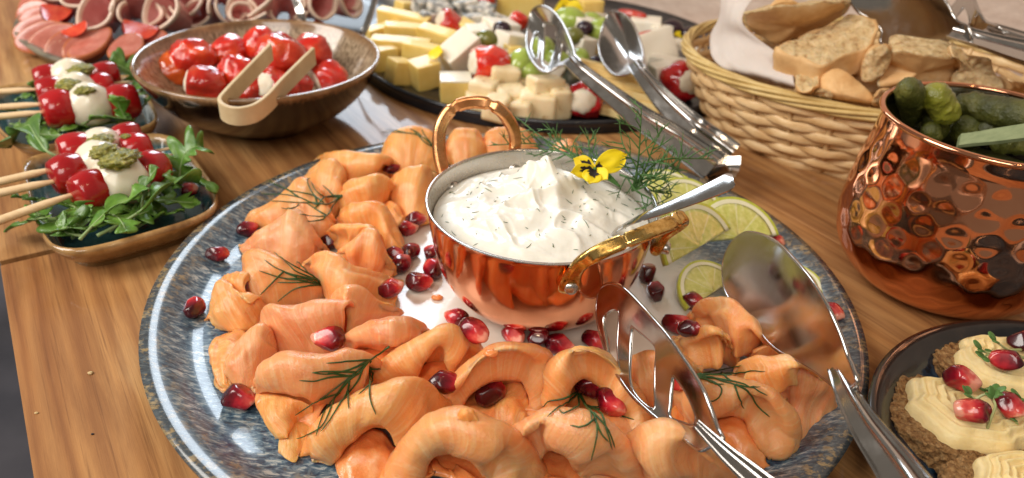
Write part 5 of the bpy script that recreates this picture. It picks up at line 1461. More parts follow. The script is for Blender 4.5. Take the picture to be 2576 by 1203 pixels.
# ================================================================== MEAT PLATTER
MC = V((-.262, .668, 0))
prof = smooth_prof([(0, .004), (.11, .004), (.140, .006), (.150, .012), (.1555, .0150), (.1580, .0148), (.1588, .0130), (.152, .007), (.138, .001), (0, .001)], 50)
vs, fs = lathe(prof, 110, closed_bottom=False)
o = mesh('meat_platter', vs, fs, M['meat_glaze']); o.location = MC
tag(o, 'dark round platter with a speckled rim carrying sliced sausage and rolled ham, top left', 'platter'); rest(o)
def disc_slice(name, label, A, B, half_w, th, nrm, m, m2, cat, grp, seed=0, shift=.45):
    ax = (B - A); L = ax.length / 2; ax.normalize(); n = V(nrm); n = (n - ax * n.dot(ax)).normalized(); sd = n.cross(ax); c = (A + B) / 2
    if sd.z > 0: sd = -sd
    c += sd * half_w * .001 * shift
    vs, fs = [], []
    K = 40; prof_ = [(0, 1), (.55, 1), (.9, 1), (.975, .86), (1, .55), (1, -.55), (.975, -.86), (.9, -1), (0, -1)]
    for r, h in prof_:
        for k in range(K):
            a = 2 * math.pi * k / K
            w_ = 1 + .03 * math.sin(3 * a + seed)
            vs.append(ax * (L * r * w_ * math.cos(a)) + sd * (half_w * .001 * r * w_ * math.sin(a)) + n * (th * .0005 * h + .0007 * math.sin(2 * a + seed) * r))
    fm = []
    for j in range(len(prof_) - 1):
        for k in range(K):
            k2 = (k + 1) % K; fs.append((j * K + k, j * K + k2, (j + 1) * K + k2, (j + 1) * K + k)); fm.append(1 if 2 <= j <= 5 else 0)
    o = mesh(name, vs, fs, [M[m], M[m2]]); o.location = c
    for p, i in zip(o.data.polygons, fm): p.material_index = i
    bm = bmesh.new(); bm.from_mesh(o.data); bmesh.ops.recalc_face_normals(bm, faces=bm.faces[:]); bm.to_mesh(o.data); bm.free()
    tag(o, label, cat, grp)
    return o
SL = [((230, 70), (640, -40), 'top'), ((195, 185), (640, 30), 'second from the top'), ((225, 255), (680, 110), 'third from the top'), ((140, 395), (760, 200), 'fourth from the top'), ((165, 485), (860, 300), 'fifth from the top'),
      ((330, 522), (1050, 330), 'sixth from the top'), ((515, 632), (1180, 350), 'seventh from the top'), ((735, 695), (1330, 370), 'eighth from the top'), ((990, 775), (1440, 380), 'with pale cut face showing'), ((1345, 730), (1680, 430), 'next to the rocket leaf tip'), ((1730, 600), (2100, 400), 'beside the brown bowl rim')]
for i, (a, b, w_) in enumerate(SL):
    A = q('m', a[0], a[1], 13 + i * .25); B = q('m', b[0], b[1], 25)
    disc_slice('sausage_slice', 'pink sausage slice in the fan on the meat platter, %s' % w_, A, B, 11.5, 4.2, (.15, -.86, .48) if i < 8 else (-.15, -.75, .65), 'sausage', 'sausage_skin', 'sausage slice', 'sausage slices fanned along the meat platter rim', i)
def ham(label, k, x, y, z, r, h, axis, seed, turn=4.6, m='ham'):
    c = q(k, x, y, z); ax = V(axis).normalized(); N0 = ax.orthogonal().normalized(); B0 = ax.cross(N0)
    K, J = 90, 14
    vs, fs = [], []
    for j in range(J + 1):
        t = j / J
        for i in range(K + 1):
            a = i / K * turn * 1.55 + seed
            rr_ = r * .00105 * (.72 + .30 * i / K) * (.55 + .60 * t)
            rr_ *= 1 + .08 * math.sin(3 * a * .7 + seed) + .02 * math.sin(5 * a + t * 4)
            vs.append(N0 * rr_ * math.cos(a) + B0 * rr_ * math.sin(a) * .85 + ax * (h * .001 * (t - .5) + .0012 * math.sin(2.3 * a + seed) * t))
    for j in range(J):
        for i in range(K):
            a = j * (K + 1) + i; fs.append((a, a + 1, a + K + 2, a + K + 1))
    o = mesh('ham_roll', vs, fs, [M[m], M['ham_fat']]); o.location = c
    for p in o.data.polygons:
        if p.index // K >= J - 2: p.material_index = 1
    md = o.modifiers.new('thickness', 'SOLIDIFY'); md.thickness = .0022
    tag(o, label, 'ham roll', 'rolled ham slices on the meat platter')
    return o
HM = [('m', 1300, 210, 30, 17, 24, (-.1, -.7, .7), 'open end facing forward, above the long thin tomato wedge'), ('m', 1720, 230, 28, 16, 24, (.5, -.6, .6), 'behind the middle tomato wedge'), ('m', 2150, 210, 30, 19, 26, (-.4, -.7, .6), 'left of the brown bowl rim with a shadowed cup'),
      ('m', 2400, 60, 34, 17, 24, (0, -.8, .7), 'ring shaped with an orange fatty edge'), ('m', 1050, 60, 30, 16, 26, (.3, -.5, .8), 'behind the left tomato wedge'), ('m', 1650, 40, 32, 17, 26, (.2, -.6, .8), 'at the top edge of the photo in the middle'),
      ('r', 520, 90, 30, 18, 28, (.6, -.6, .5), 'slanting above the left of the brown bowl'), ('r', 900, 70, 33, 20, 28, (-.2, -.75, .65), 'widest cup above the middle of the brown bowl'), ('r', 690, 190, 26, 12, 20, (.5, -.7, .5), 'small and low with a white shine'),
      ('r', 1200, 130, 26, 16, 26, (.4, -.6, .6), 'left of the first steel arm'), ('r', 1500, 60, 28, 16, 30, (.7, -.5, .4), 'right of the first steel arm, darker pink'), ('m', 800, -60, 30, 17, 26, (0, -.6, .8), 'topmost at the left'), ('r', 1750, -40, 26, 18, 34, (.9, -.3, .3), 'thin and pale above the dark part of the platter'),
      ('r', 300, 190, 24, 14, 22, (-.3, -.8, .5), 'just above the brown bowl rim at its left')]
for i, (k, x, y, z, r, h, ax, w_) in enumerate(HM):
    ham('rolled pink ham slice, %s' % w_, k, x, y, z, r, h, ax, i * 1.9)
def wedge(label, A, B, w_, up, grp='tomato wedges on the meat platter'):
    ax = B - A; L = ax.length; ax.normalize(); u = V(up); u = (u - ax * u.dot(ax)).normalized(); s = ax.cross(u)
    t = thing('tomato_wedge', label, 'tomato wedge', grp, tuple((A + B) / 2))
    K, J = 24, 10
    for nm, m, r0 in (('skin', 'tomato', 1.0), ('flesh', 'tomato_cut', .94)):
        vs, fs = [], []
        for i in range(K + 1):
            tt = i / K * math.pi
            for j in range(J + 1):
                ph = (j / J - .5) * 1.25
                R_ = math.sin(tt) * w_ * .001 * r0
                off = 0 if nm == 'skin' else .0006
                vs.append(-ax * math.cos(tt) * L / 2 * r0 + (u * -math.cos(ph) + s * math.sin(ph)) * R_)
        n = len(vs)
        if nm == 'flesh':
            for i in range(K + 1): vs.append(-ax * math.cos(i / K * math.pi) * L / 2 * r0 + u * .001)
        for i in range(K):
            for j in range(J):
                a = i * (J + 1) + j; fs.append((a, a + 1, a + J + 2, a + J + 1))
            if nm == 'flesh':
                fs.append((i * (J + 1), n + i, n + i + 1, (i + 1) * (J + 1))); fs.append((i * (J + 1) + J, (i + 1) * (J + 1) + J, n + i + 1, n + i))
        mesh(nm, vs, fs, M[m], t)
wedge('tomato wedge lying skin down above the sausage fan at the left', q('m', 510, 60, 33), q('m', 925, 110, 31), 15, (.3, .3, .9))
wedge('long thin tomato wedge edge between the sausage slices', q('m', 760, 415, 27), q('m', 1095, 265, 34), 7, (-.5, -.3, .7))
wedge('pointed tomato wedge between the sausage and the ham in the middle', q('m', 1545, 255, 32), q('m', 2010, 360, 28), 15, (.3, .3, .9))
wedge('small tomato wedge by the dark part of the meat platter', q('r', 1520, 215, 20), q('r', 1620, 265, 18), 7, (0, .2, 1))

ft = thing('meat_tongs', 'slim steel tongs lying on the meat platter with both arms meeting behind the brown bowl', 'tongs')
flat = [(-1, .12), (-.85, .28), (0, .16), (.85, .28), (1, .12), (1, -.1), (-1, -.1)]
channel('arm', [q('r', 1240, -160, 62), q('r', 1330, 60, 50), q('r', 1385, 230, 40), q('r', 1440, 420, 20)], 3.2, 3.6, (-.3, -.6, .7), M['steel'], ft, 40, flat)
channel('arm', [q('r', 2230, -160, 62), q('r', 2180, 30, 52), q('r', 2130, 190, 44), q('r', 2045, 400, 32), q('r', 1900, 620, 10)], 2.8, 3.6, (-.5, -.6, .6), M['steel'], ft, 40, flat)
channel('spring_end', [q('r', 1440, 420, 20), q('r', 1600, 640, 9), q('r', 1780, 720, 7), q('r', 1900, 620, 10)], 3.6, 3.6, (0, -.5, .8), M['steel'], ft, 30, [(-1, .12), (1, .12), (1, -.1), (-1, -.1)])

# ================================================================== CHEESE PLATE
KC = V((.022, .637, 0))
prof = smooth_prof([(0, .004), (.12, .004), (.150, .0045), (.157, .008), (.1615, .0105), (.1630, .0100), (.1625, .0080), (.157, .003), (.150, .0005), (0, .0005)], 50)
vs, fs = lathe(prof, 120, closed_bottom=False)
o = mesh('cheese_plate', vs, fs, M['slate_glaze']); o.location = KC
tag(o, 'flat black plate crowded with cheese cubes, grapes and stuffed peppers in the background', 'plate'); rest(o)
def chunk(label, k, x, y, z, size, rot, m, name='cheese_cube', cat='cheese cube', grp='cheese pieces on the black plate', amp=.0008, rind=None, seed=0, bev=.0009):
    bm = rbox(size[0] * .001, size[1] * .001, size[2] * .001, bev, amp, seed, 2, 3)
    o = from_bm(name, bm, M[m]); o.location = q(k, x, y, z); o.rotation_euler = [math.radians(a) for a in rot]
    if rind:
        r_ = from_bm('rind', rbox(size[0] * .00101, size[1] * .00101, .0016, .0006), M[rind], o); r_.location = (0, 0, size[2] * .0005)
    tag(o, label, cat, grp)
    return o
HC = 'hard_cheese'; WC = 'white_cheese'; HB = 'herb_cheese'; BC_ = 'blue_cheese'
for i, a in enumerate([
    ('long yellow cheese bar with a pale rind, uppermost at the left of the pile', 'b', 430, 190, 24, (44, 11, 13), (8, 5, -12), HC),
    ('yellow cheese bar crossing below the uppermost one, far left', 'b', 240, 300, 18, (30, 11, 12), (0, -8, 38), HC),
    ('yellow cheese bar in the second row at the left', 'b', 470, 300, 22, (38, 12, 12), (5, 4, 8), HC),
    ('yellow cheese bar with a bright white highlight at the left middle', 'b', 740, 330, 24, (30, 12, 11), (10, 4, -24), HC),
    ('long yellow cheese bar in the third row at the left', 'b', 400, 440, 18, (46, 13, 13), (6, 0, -6), HC),
    ('yellow cheese bar at the left rim of the black plate', 'b', 240, 550, 13, (20, 12, 17), (0, 0, 35), HC),
    ('yellow cheese bar running under the flower petal', 'b', 620, 490, 19, (32, 13, 12), (0, 6, -10), HC),
    ('yellow cheese cube standing on its edge at the front left, next to its twin', 'b', 390, 670, 13, (16, 16, 17), (0, 12, 38), HC),
    ('larger yellow cheese cube at the front left beside the white rinded block', 'b', 620, 690, 14, (19, 18, 19), (4, -6, 35), HC),
    ('yellow cheese block with a thick white rind on top at the front rim', 'b', 915, 840, 12, (22, 20, 18), (0, 0, 8), HC, 'mozzarella'),
    ('large tall white cheese block leaning behind the front row', 'b', 960, 520, 22, (30, 18, 26), (18, -30, 40), WC),
    ('white cheese block behind the green olive', 'b', 1330, 300, 24, (26, 20, 18), (0, 10, 30), WC),
    ('white cheese block with a shaded side behind the slotted head', 'b', 1440, 420, 22, (24, 18, 18), (0, 14, 40), WC),
    ('small white cheese cube between the big block and the red pepper', 'b', 1120, 330, 25, (18, 14, 14), (10, 0, 20), WC),
    ('herb speckled cheese chunk under the big red pepper, highest of its kind', 'b', 1370, 720, 22, (21, 19, 16), (0, 8, 10), HB),
    ('herb speckled cheese chunk left of its cluster at the front', 'b', 1190, 870, 15, (19, 18, 18), (0, 0, -16), HB),
    ('herb speckled cheese chunk at the front rim in the middle of the cluster', 'b', 1420, 940, 13, (20, 18, 18), (5, 0, 12), HB),
    ('herb speckled cheese chunk nearest the raised brass handle', 'b', 1130, 960, 10, (18, 16, 13), (0, 0, 6), HB),
    ('broad herb speckled cheese cube at the front right of the cluster', 'b', 1690, 990, 13, (25, 20, 19), (0, 0, -4), HB),
    ('rounded herb speckled cheese piece lying on top of the front right cube', 'b', 1760, 800, 24, (23, 19, 11), (-8, 6, 20), HB),
    ('herb speckled cheese cube next to the round stuffed pepper', 'b', 1890, 960, 15, (14, 17, 21), (0, 0, 12), HB),
    ('blue veined cheese crumble at the very top left of the plate', 'b', 620, 60, 24, (20, 16, 12), (10, 10, 30), BC_),
    ('blue veined cheese chunk above the leftmost stuffed pepper', 'b', 760, 120, 26, (22, 18, 14), (0, 14, -10), BC_),
    ('blue veined cheese chunk at the top edge, second from the left', 'b', 860, 30, 27, (24, 18, 16), (8, 0, 24), BC_),
    ('blue veined cheese chunk at the top edge in the middle of the blue cheese', 'b', 1010, 80, 26, (22, 18, 15), (0, -10, 12), BC_),
    ('blue veined cheese chunk right of the middle one', 'b', 1160, 130, 25, (22, 16, 14), (10, 0, -20), BC_),
    ('blue veined cheese crumble left of the slotted head', 'b', 1330, 215, 26, (17, 14, 12), (0, 20, 30), BC_),
    ('small blue veined cheese crumble behind the yellow bars', 'b', 640, 180, 25, (15, 12, 10), (0, 0, 40), BC_),
    ('small blue veined cheese crumble right of the stuffed pepper in the back', 'b', 1060, 190, 25, (16, 12, 10), (0, 0, 10), BC_),
    ('pale cheese cube alone at the back left edge', 'b', 440, 90, 18, (15, 14, 14), (0, 10, 44), HC),
    ('pale cheese slab with an orange rind at the top edge', 'b', 1520, 80, 22, (40, 14, 26), (0, 0, -8), HC),
    ('cheese wedge between the top slab and the white blocks', 'b', 1010, 260, 26, (20, 14, 9), (0, 12, -40), HC),
    ('pale cheese slab behind the pansy', 'c', 490, 110, 20, (20, 16, 22), (0, 0, 20), HC),
    ('white cheese cube behind the two steel heads', 'c', 450, 260, 26, (22, 18, 16), (6, 10, 30), WC),
    ('white cheese cube in the shade behind the slotted head', 'c', 420, 440, 22, (18, 15, 15), (0, 12, 44), WC),
    ('white cheese block right of the solid head with a red pepper strip', 'c', 1010, 250, 22, (26, 20, 14), (0, 0, -10), WC),
    ('pinkish white cheese slice standing at the right of the solid head', 'c', 1110, 440, 20, (32, 8, 26), (-28, -12, 24), WC),
    ('flat white cheese slice at the back right rim', 'c', 1370, 430, 15, (34, 22, 6), (-6, 4, -22), WC),
    ('flat white cheese slice overlapping below it, back right', 'c', 1300, 590, 14, (40, 20, 6), (-8, 2, -20), WC),
    ('white cheese slice end behind the right hand stuffed pepper', 'c', 1530, 700, 11, (24, 20, 6), (0, 0, -30), WC)]):
    chunk(a[0], *a[1:7], a[7], seed=i, rind=a[8] if len(a) > 8 else None, amp=.0022 if a[7] == BC_ else .0010 if a[7] == HB else .0005, bev=.0022 if a[7] == HB else .0008)
_ad = ['small', 'tiny', 'crumbly', 'pale', 'angular', 'half hidden', 'tilted', 'flat', 'shaded', 'thin', 'creamy', 'split']
_wh = ['behind the leftmost bars', 'between the yellow bars and the white block', 'under the green olive', 'left of the slotted head', 'behind the big red pepper', 'beneath the slotted head', 'between the two steel heads', 'under the pansy', 'behind the solid head', 'right of the solid head', 'near the back rim', 'beside the right stuffed pepper']
random.seed(41)
for i_, (k_, x_, y_) in enumerate([('b', 820, 390), ('b', 1090, 420), ('b', 1180, 470), ('b', 1460, 520), ('b', 1430, 600), ('b', 1800, 700), ('c', 480, 420), ('c', 300, 300), ('c', 560, 180), ('c', 940, 420), ('c', 1150, 330), ('c', 1180, 690)]):
    chunk('%s white cheese cube %s' % (_ad[i_], _wh[i_]), k_, x_, y_, rnd(15, 21), (rnd(13, 20), rnd(12, 17), rnd(10, 15)), (rnd(-14, 14), rnd(-18, 18), rnd(-45, 45)), WC if i_ % 3 else HC, seed=i_ + 70)
for i_, (k_, x_, y_) in enumerate([('b', 1200, 780), ('b', 1560, 820), ('b', 1300, 1010), ('b', 1540, 1040), ('b', 1600, 760)]):
    chunk('herb speckled cheese chunk filling the cluster, %s' % ['below the big red pepper', 'behind the broad front cube', 'lowest in the middle', 'lowest toward the right', 'farthest back on the right'][i_], k_, x_, y_, rnd(10, 14), (17, 16, 16), (0, rnd(-8, 8), rnd(-30, 30)), HB, seed=i_ + 90, amp=.001, bev=.0025)
for i, (x, y, z, L, w_) in enumerate([(690, 650, 28, 48, 'uppermost'), (790, 720, 26, 48, 'second'), (850, 800, 23, 46, 'third'), (920, 890, 19, 46, 'fourth'), (1000, 980, 14, 42, 'nearest to the front rim'), (700, 1050, 8, 26, 'partly under the slotted tong arm')]):
    chunk('toasted yellow cheese slice between the tong arms, %s' % w_, 'c', x, y, z, (L, 17, 5), (-14, 4, -14 - i), 'rind_cheese', 'cheese_slice', 'cheese slice', 'toasted cheese slices', .0005, None, i)
for i, a in enumerate([('stuffed pepper lying open behind the yellow cheese bars', 'b', 850, 215, 28, 11, (-.8, -.3, .5), 'pepper'), ('large bright red stuffed pepper above the herb speckled cheese', 'b', 1225, 600, 27, 15, (-.95, -.3, .1), 'pepper'),
      ('round stuffed pepper at the front rim, its cheese end facing the camera', 'c', 425, 950, 15, 13.5, (-.1, -.9, .35), 'pepper_dark'), ('stuffed pepper on the right rim with a herb leaf in its filling', 'c', 1350, 780, 17, 15.5, (.45, -.8, .35), 'pepper_dark'),
      ('small red pepper at the top edge among the blue cheese', 'b', 1180, 30, 26, 10, (.2, .4, .9), 'pepper'), ('red pepper piece left of the slotted head', 'b', 1500, 190, 28, 8, (-.9, .2, .3), 'pepper')]):
    pepper(*a[:7], m=a[7], grp='stuffed peppers on the black plate', seed=i * 2.3 + 9)
for lb, k, x, y, z, L, r in (('red pepper strip at the top right of the cheese', 'c', 890, 130, 30, 26, 4), ('red pepper strip under the white block, right of the solid head', 'c', 1045, 335, 27, 20, 4.5)):
    c = q(k, x, y, z)
    o = from_bm('pepper_strip', blob(L * .0005, r * .001, r * .0009, .1, 1.5, x, 3), M['pepper']); o.location = c; o.rotation_euler = (0, 0, -.5 if x < 1000 else .25); tag(o, lb, 'pepper strip')
for i, (k, x, y, z, r, w_) in enumerate([('b', 1540, 600, 27, 11, 'left of the slotted head'), ('b', 1640, 680, 23, 9, 'under the tip of the slotted head'), ('b', 1730, 450, 26, 9, 'seen through the slot of the slotted head'), ('c', 300, 190, 30, 11, 'cut in half below the pansy'), ('c', 190, 570, 22, 8, 'left of the steel joint'),
                                       ('c', 390, 550, 24, 8, 'behind the steel joint'), ('c', 620, 290, 28, 11, 'mirrored at the left of the solid head'), ('c', 510, 205, 28, 8, 'small, behind the pansy grapes'), ('c', 830, 670, 22, 9, 'below the solid head')]):
    o = from_bm('grape', blob(r * .0013, r * .001, r * .001, .02, 1, i, 3), M['grape']); o.location = q(k, x, y, z); o.rotation_euler = (rnd(-.4, .4), rnd(-.4, .4), rnd(0, 3)); tag(o, 'green grape %s' % w_, 'grape', 'green grapes on the black plate')
for i, (k, x, y, z, r, w_) in enumerate([('c', 1270, 270, 20, 8, 'at the right end of the back rim'), ('c', 1430, 330, 18, 7, 'at the far right beyond the white slices'), ('c', 560, 600, 26, 6, 'between the two steel heads'), ('c', 445, 265, 32, 6, 'on top of the white cheese'), ('b', 1350, 270, 31, 6, 'on the blue cheese left of the slotted head'), ('b', 1790, 430, 26, 6, 'seen through the slotted head')]):
    o = from_bm('black_grape', blob(r * .0012, r * .001, r * .001, .05, 1, i, 3), M['black_grape']); o.location = q(k, x, y, z); tag(o, 'dark grape %s' % w_, 'grape', 'dark grapes on the black plate')
for k, x, y, z, r, w_ in (('b', 1200, 375, 33, 7.5, 'on the white cheese above the big red pepper'), ('c', 335, 340, 31, 7, 'brownish, between the slotted head and the white cheese')):
    o = from_bm('olive', blob(r * .0012, r * .001, r * .001, .03, 1, x, 3), M['olive']); o.location = q(k, x, y, z); tag(o, 'green olive %s' % w_, 'olive')
pansy('pansy_flower', 'yellow pansy lying on the cheese at the top edge of the photo', 'c', 255, 95, 33, [(170, 60, 3, 20, .4), (340, 30, 4, 22, None), (430, 90, 1, 20, None), (200, 160, 0, 18, .5), (310, 150, 0, 18, .4)], 1)
for lb, k, a, b, w_ in (('loose yellow flower petal below the yellow cheese bars', 'b', (660, 520, 26), (800, 490, 30), 17), ('loose yellow flower petal on the toasted cheese behind the joint', 'c', (370, 600, 27), (460, 640, 25), 12), ('yellow petal at the far right rim behind the dark grape', 'c', (1280, 330, 18), (1390, 330, 18), 10)):
    t = thing('flower_petal', lb, 'petal'); petal('petal', q(k, *a), q(k, *b), w_ * .001, (0, -.4, .9), M['yellow_petal'], t, seed=w_)
ct = thing('cheese_tongs', 'steel serving tongs resting on the cheese, slotted and solid heads apart', 'tongs')
plate_with_holes('slotted_head', [(1690, 55, 62), (1610, 110, 55), (1570, 220, 48), (1558, 350, 43), (1585, 480, 40), (1630, 580, 38), (1690, 650, 37), (1750, 668, 37), (1790, 640, 40), (1850, 600, 45), (1950, 590, 52), (2020, 590, 57), (2010, 520, 59), (1990, 420, 60), (1950, 320, 62), (1900, 220, 64), (1830, 120, 65), (1760, 65, 64)],
    [[(1610, 300), (1640, 290), (1650, 420), (1655, 540), (1625, 520), (1600, 430)], [(1695, 200), (1760, 190), (1812, 230), (1800, 330), (1770, 470), (1755, 600), (1700, 590), (1680, 420)], [(1860, 360), (1890, 370), (1930, 440), (1950, 520), (1910, 540), (1840, 560), (1830, 470)]],
    'b', M['steel'], ct, thick=1.6, bulge=-6, step=3.0)
channel('slotted_arm', [q('c', 300, 560, 57), q('c', 400, 660, 55), q('c', 700, 900, 47), q('c', 1000, 1130, 39), at(1700, 352, 32), at(1796, 420, 24)], 4.6, 9.5, (-.3, -.5, .8), M['steel'], ct, 60)
plate_with_holes('solid_head', [(690, 105, 55), (630, 150, 50), (580, 230, 45), (558, 350, 40), (570, 470, 37), (610, 590, 35), (680, 675, 34), (760, 690, 36), (850, 665, 41), (930, 650, 48), (985, 620, 53), (965, 520, 56), (945, 400, 58), (905, 280, 59), (850, 180, 59), (780, 115, 58)], [], 'c', M['steel'], ct, thick=1.6, bulge=-9, step=4)
channel('solid_arm', [q('c', 900, 590, 52), q('c', 1000, 730, 49), q('c', 1200, 960, 42), q('c', 1450, 1200, 34), at(1790, 360, 27), at(1836, 395, 22)], 4.6, 9.5, (-.35, -.5, .75), M['steel'], ct, 60)
channel('spring_end', [at(1796, 420, 24), at(1812, 440, 17), at(1832, 425, 17), at(1836, 395, 22)], 6.5, 6.5, (-.5, -.75, .35), M['steel'], ct, 24, sect=[(-1, .1), (1, .1), (1, -.1), (-1, -.1)])

# ================================================================== BREAD BASKET
BK = V((.236, .507, 0)); BA, BB, BR = .124, .097, math.radians(-10)
bk = thing('bread_basket', 'oval wicker basket with a twisted pale rim, holding bread and a paper napkin', 'basket', loc=tuple(BK))
def ell(s, a, z, off=0.0):
    x, y = (BA * s + off) * math.cos(a), (BB * s + off) * math.sin(a)
    return V((x * math.cos(BR) - y * math.sin(BR), x * math.sin(BR) + y * math.cos(BR), z))
NS = 30
def bprof(z): t = z / .050; return .80 + .20 * min(1, t) ** .75
z = .0022; row = 0
while z < .0445:
    P = []
    K = NS * 8
    for i in range(K):
        a = 2 * math.pi * i / K
        w_ = math.cos(a * NS / 2 + row * math.pi)
        P.append(ell(bprof(z), a, z + .0006 * math.sin(a * 7 + row * 2.1) + .0004 * math.sin(a * 19 + row), .0018 * w_))
    vs, fs = [], []
    for i in range(K):
        p = P[i]; T_ = (P[(i + 1) % K] - P[i - 1]).normalized(); out = T_.cross(V((0, 0, 1))).normalized()
        wob = 1 + .12 * math.sin(i * .9 + row * 3)
        for k in range(10):
            a = 2 * math.pi * k / 10
            vs.append(p + out * .0013 * math.cos(a) + V((0, 0, 1)) * 0.0029 * wob * math.sin(a))
    for i in range(K):
        i2 = (i + 1) % K
        for k in range(10):
            k2 = (k + 1) % 10; fs.append((i * 10 + k, i2 * 10 + k, i2 * 10 + k2, i * 10 + k2))
    mesh('woven_strand', vs, fs, M['wicker'], bk)
    z += .0051; row += 1
for i in range(NS):
    a = 2 * math.pi * i / NS
    P = [ell(bprof(zz_), a, zz_) for zz_ in (.0, .012, .024, .036, .049)]
    vs, fs = tube(resample(P, 10), .0017, 6, flat=.6); mesh('stake', vs, fs, M['wicker'], bk)
for s in range(6):
    P = []; K = 220
    for i in range(K):
        a = 2 * math.pi * i / K; ph = a * 4 + s * math.pi / 3
        P.append(ell(1.0, a, .0495 + .0030 * math.sin(ph), .0004 + .0024 * math.cos(ph)))
    vs, fs = [], []
    for i in range(K):
        T_ = (P[(i + 1) % K] - P[i - 1]).normalized(); o_ = T_.cross(V((0, 0, 1))).normalized(); u_ = o_.cross(T_)
        for k in range(7):
            a = 2 * math.pi * k / 7; vs.append(P[i] + o_ * .0014 * math.cos(a) + u_ * .0014 * math.sin(a))
    for i in range(K):
        i2 = (i + 1) % K
        for k in range(7):
            k2 = (k + 1) % 7; fs.append((i * 7 + k, i2 * 7 + k, i2 * 7 + k2, i * 7 + k2))
    mesh('rim_strand', vs, fs, M['wicker_rim'], bk)
vs = [ell(bprof(0) * .99, 2 * math.pi * i / 60, .0015) for i in range(60)] + [ell(bprof(0) * .99, 2 * math.pi * i / 60, .004) for i in range(60)]
fs = [tuple(range(60))[::-1], tuple(range(60, 120))] + [(i, (i + 1) % 60, 60 + (i + 1) % 60, 60 + i) for i in range(60)]
mesh('base', vs, fs, M['wicker'], bk)

NP = [[(335, -60, 92), (430, -60, 94), (560, -60, 96)], [(325, 90, 76), (400, 110, 80), (452, 108, 82)], [(262, 205, 62), (400, 200, 70), (530, 212, 74)], [(262, 300, 55), (430, 290, 64), (640, 300, 68)], [(300, 370, 53), (500, 380, 60), (738, 392, 63)], [(380, 420, 51), (560, 455, 55), (755, 500, 57)], [(470, 450, 44), (640, 500, 47), (790, 535, 49)]]
o = grid_obj('paper_napkin', [[q('w', x, y, zz_) for x, y, zz_ in r] for r in NP], 30, 34, M['napkin'], thick=.35, amp=1.4, seed=3.3, freq=26)
recenter(o); tag(o, 'crumpled pinkish white paper napkin standing up inside the left of the bread basket', 'napkin')

def bread(label, k, pts, ext, m_front='crumb', m_side='bread_crust', m_back=None, seed=0, amp=.0016, bev=.003, puff=0.0, name='bread_slice'):
    W = [q(k, *p) for p in pts]; W = resample(W, 44, True)
    c = sum(W, V((0, 0, 0))) / len(W); e = V(ext) * .001
    nn = V((0, 0, 0))
    for a, b in zip(W, W[1:] + W[:1]): nn += (a - c).cross(b - c)
    nn.normalize()
    if nn.dot(e) > 0: nn = -nn
    vs, fs, fm = [], [], []
    n = len(W); prof_ = []
    for s in (.0, .2, .4, .6, .8, .93): prof_.append((s, 0.0, 0))
    prof_ += [(.985, .02, 1), (1.0, .10, 1), (1.0, .35, 1), (1.0, .65, 1), (1.0, .9, 1), (.98, .98, 1), (.93, 1, 2), (.5, 1, 2), (0.0, 1, 2)]
    for s, t, _ in prof_:
        for w_ in W:
            p = c + (w_ - c) * s + e * t
            if t == 0: p += nn * puff * .001 * (1 - s * s)
            p += V((nz(p, 120, seed), nz(p, 120, seed + 3), nz(p, 120, seed + 6))) * amp * (.35 + .65 * (s > .9)) + nn * (amp * .8 * nz(p, 330, seed))
            vs.append(p)
    for j in range(len(prof_) - 1):
        for i in range(n):
            i2 = (i + 1) % n; fs.append((j * n + i, j * n + i2, (j + 1) * n + i2, (j + 1) * n + i)); fm.append(0 if prof_[j + 1][2] == 0 else 1 if prof_[j + 1][2] == 1 else 2)
    o = mesh(name, vs, fs, [M[m_front], M[m_side], M[m_back or m_front]])
    for p, i in zip(o.data.polygons, fm): p.material_index = i
    bm = bmesh.new(); bm.from_mesh(o.data); bmesh.ops.remove_doubles(bm, verts=bm.verts[:], dist=1e-5); bmesh.ops.recalc_face_normals(bm, faces=bm.faces[:]); bm.to_mesh(o.data); bm.free()
    o.data.polygons.foreach_set('use_smooth', [True] * len(o.data.polygons))
    recenter(o); tag(o, label, 'bread', 'bread pieces in the basket')
    return o
bread('long crusty bread piece at the back of the basket, lying behind the napkin', 'w', [(452, 110, 84), (480, 70, 92), (620, 40, 98), (800, 25, 100), (1040, 5, 102), (1060, 60, 92), (980, 130, 82), (800, 200, 72), (760, 225, 70), (640, 265, 68), (560, 215, 72), (480, 160, 78)], (14, 30, -6), 'bread_crust', 'crumb', seed=1, puff=5)
bread('small browned bread end at the very top of the basket', 'w', [(610, 40, 96), (640, 5, 98), (720, -5, 99), (800, 25, 97), (740, 45, 95)], (4, 16, -8), 'bread_crust', 'bread_crust', seed=2, puff=3)
bread('widest open bread slice, its porous crumb facing up in the middle of the basket', 'w', [(640, 285, 74), (760, 230, 78), (900, 170, 83), (1060, 100, 90), (1160, 88, 93), (1225, 115, 92), (1242, 180, 88), (1210, 265, 81), (1120, 305, 77), (1020, 345, 74), (905, 385, 71), (760, 340, 72)], (3, 3, -16), seed=3, amp=.002)
bread('torn bread slice tucked under the widest slice beside the napkin edge', 'w', [(690, 320, 66), (760, 330, 68), (900, 385, 69), (915, 440, 64), (880, 520, 60), (850, 548, 58), (780, 520, 58), (750, 440, 61)], (5, 14, -8), seed=4, amp=.0024)
bread('smooth domed bread roll end at the front of the basket', 'w', [(885, 520, 57), (905, 470, 62), (960, 420, 68), (1010, 402, 70), (1080, 430, 69), (1150, 490, 65), (1210, 560, 60), (1215, 610, 55), (1000, 590, 52), (900, 560, 53)], (0, 18, -12), 'bread_crust', 'bread_crust', seed=5, puff=9, amp=.0010)
bread('small crumb lump in front of the domed roll end', 'w', [(872, 548, 56), (900, 530, 60), (940, 525, 61), (970, 560, 58), (965, 590, 53), (900, 580, 53)], (2, 8, -6), seed=6, amp=.002)
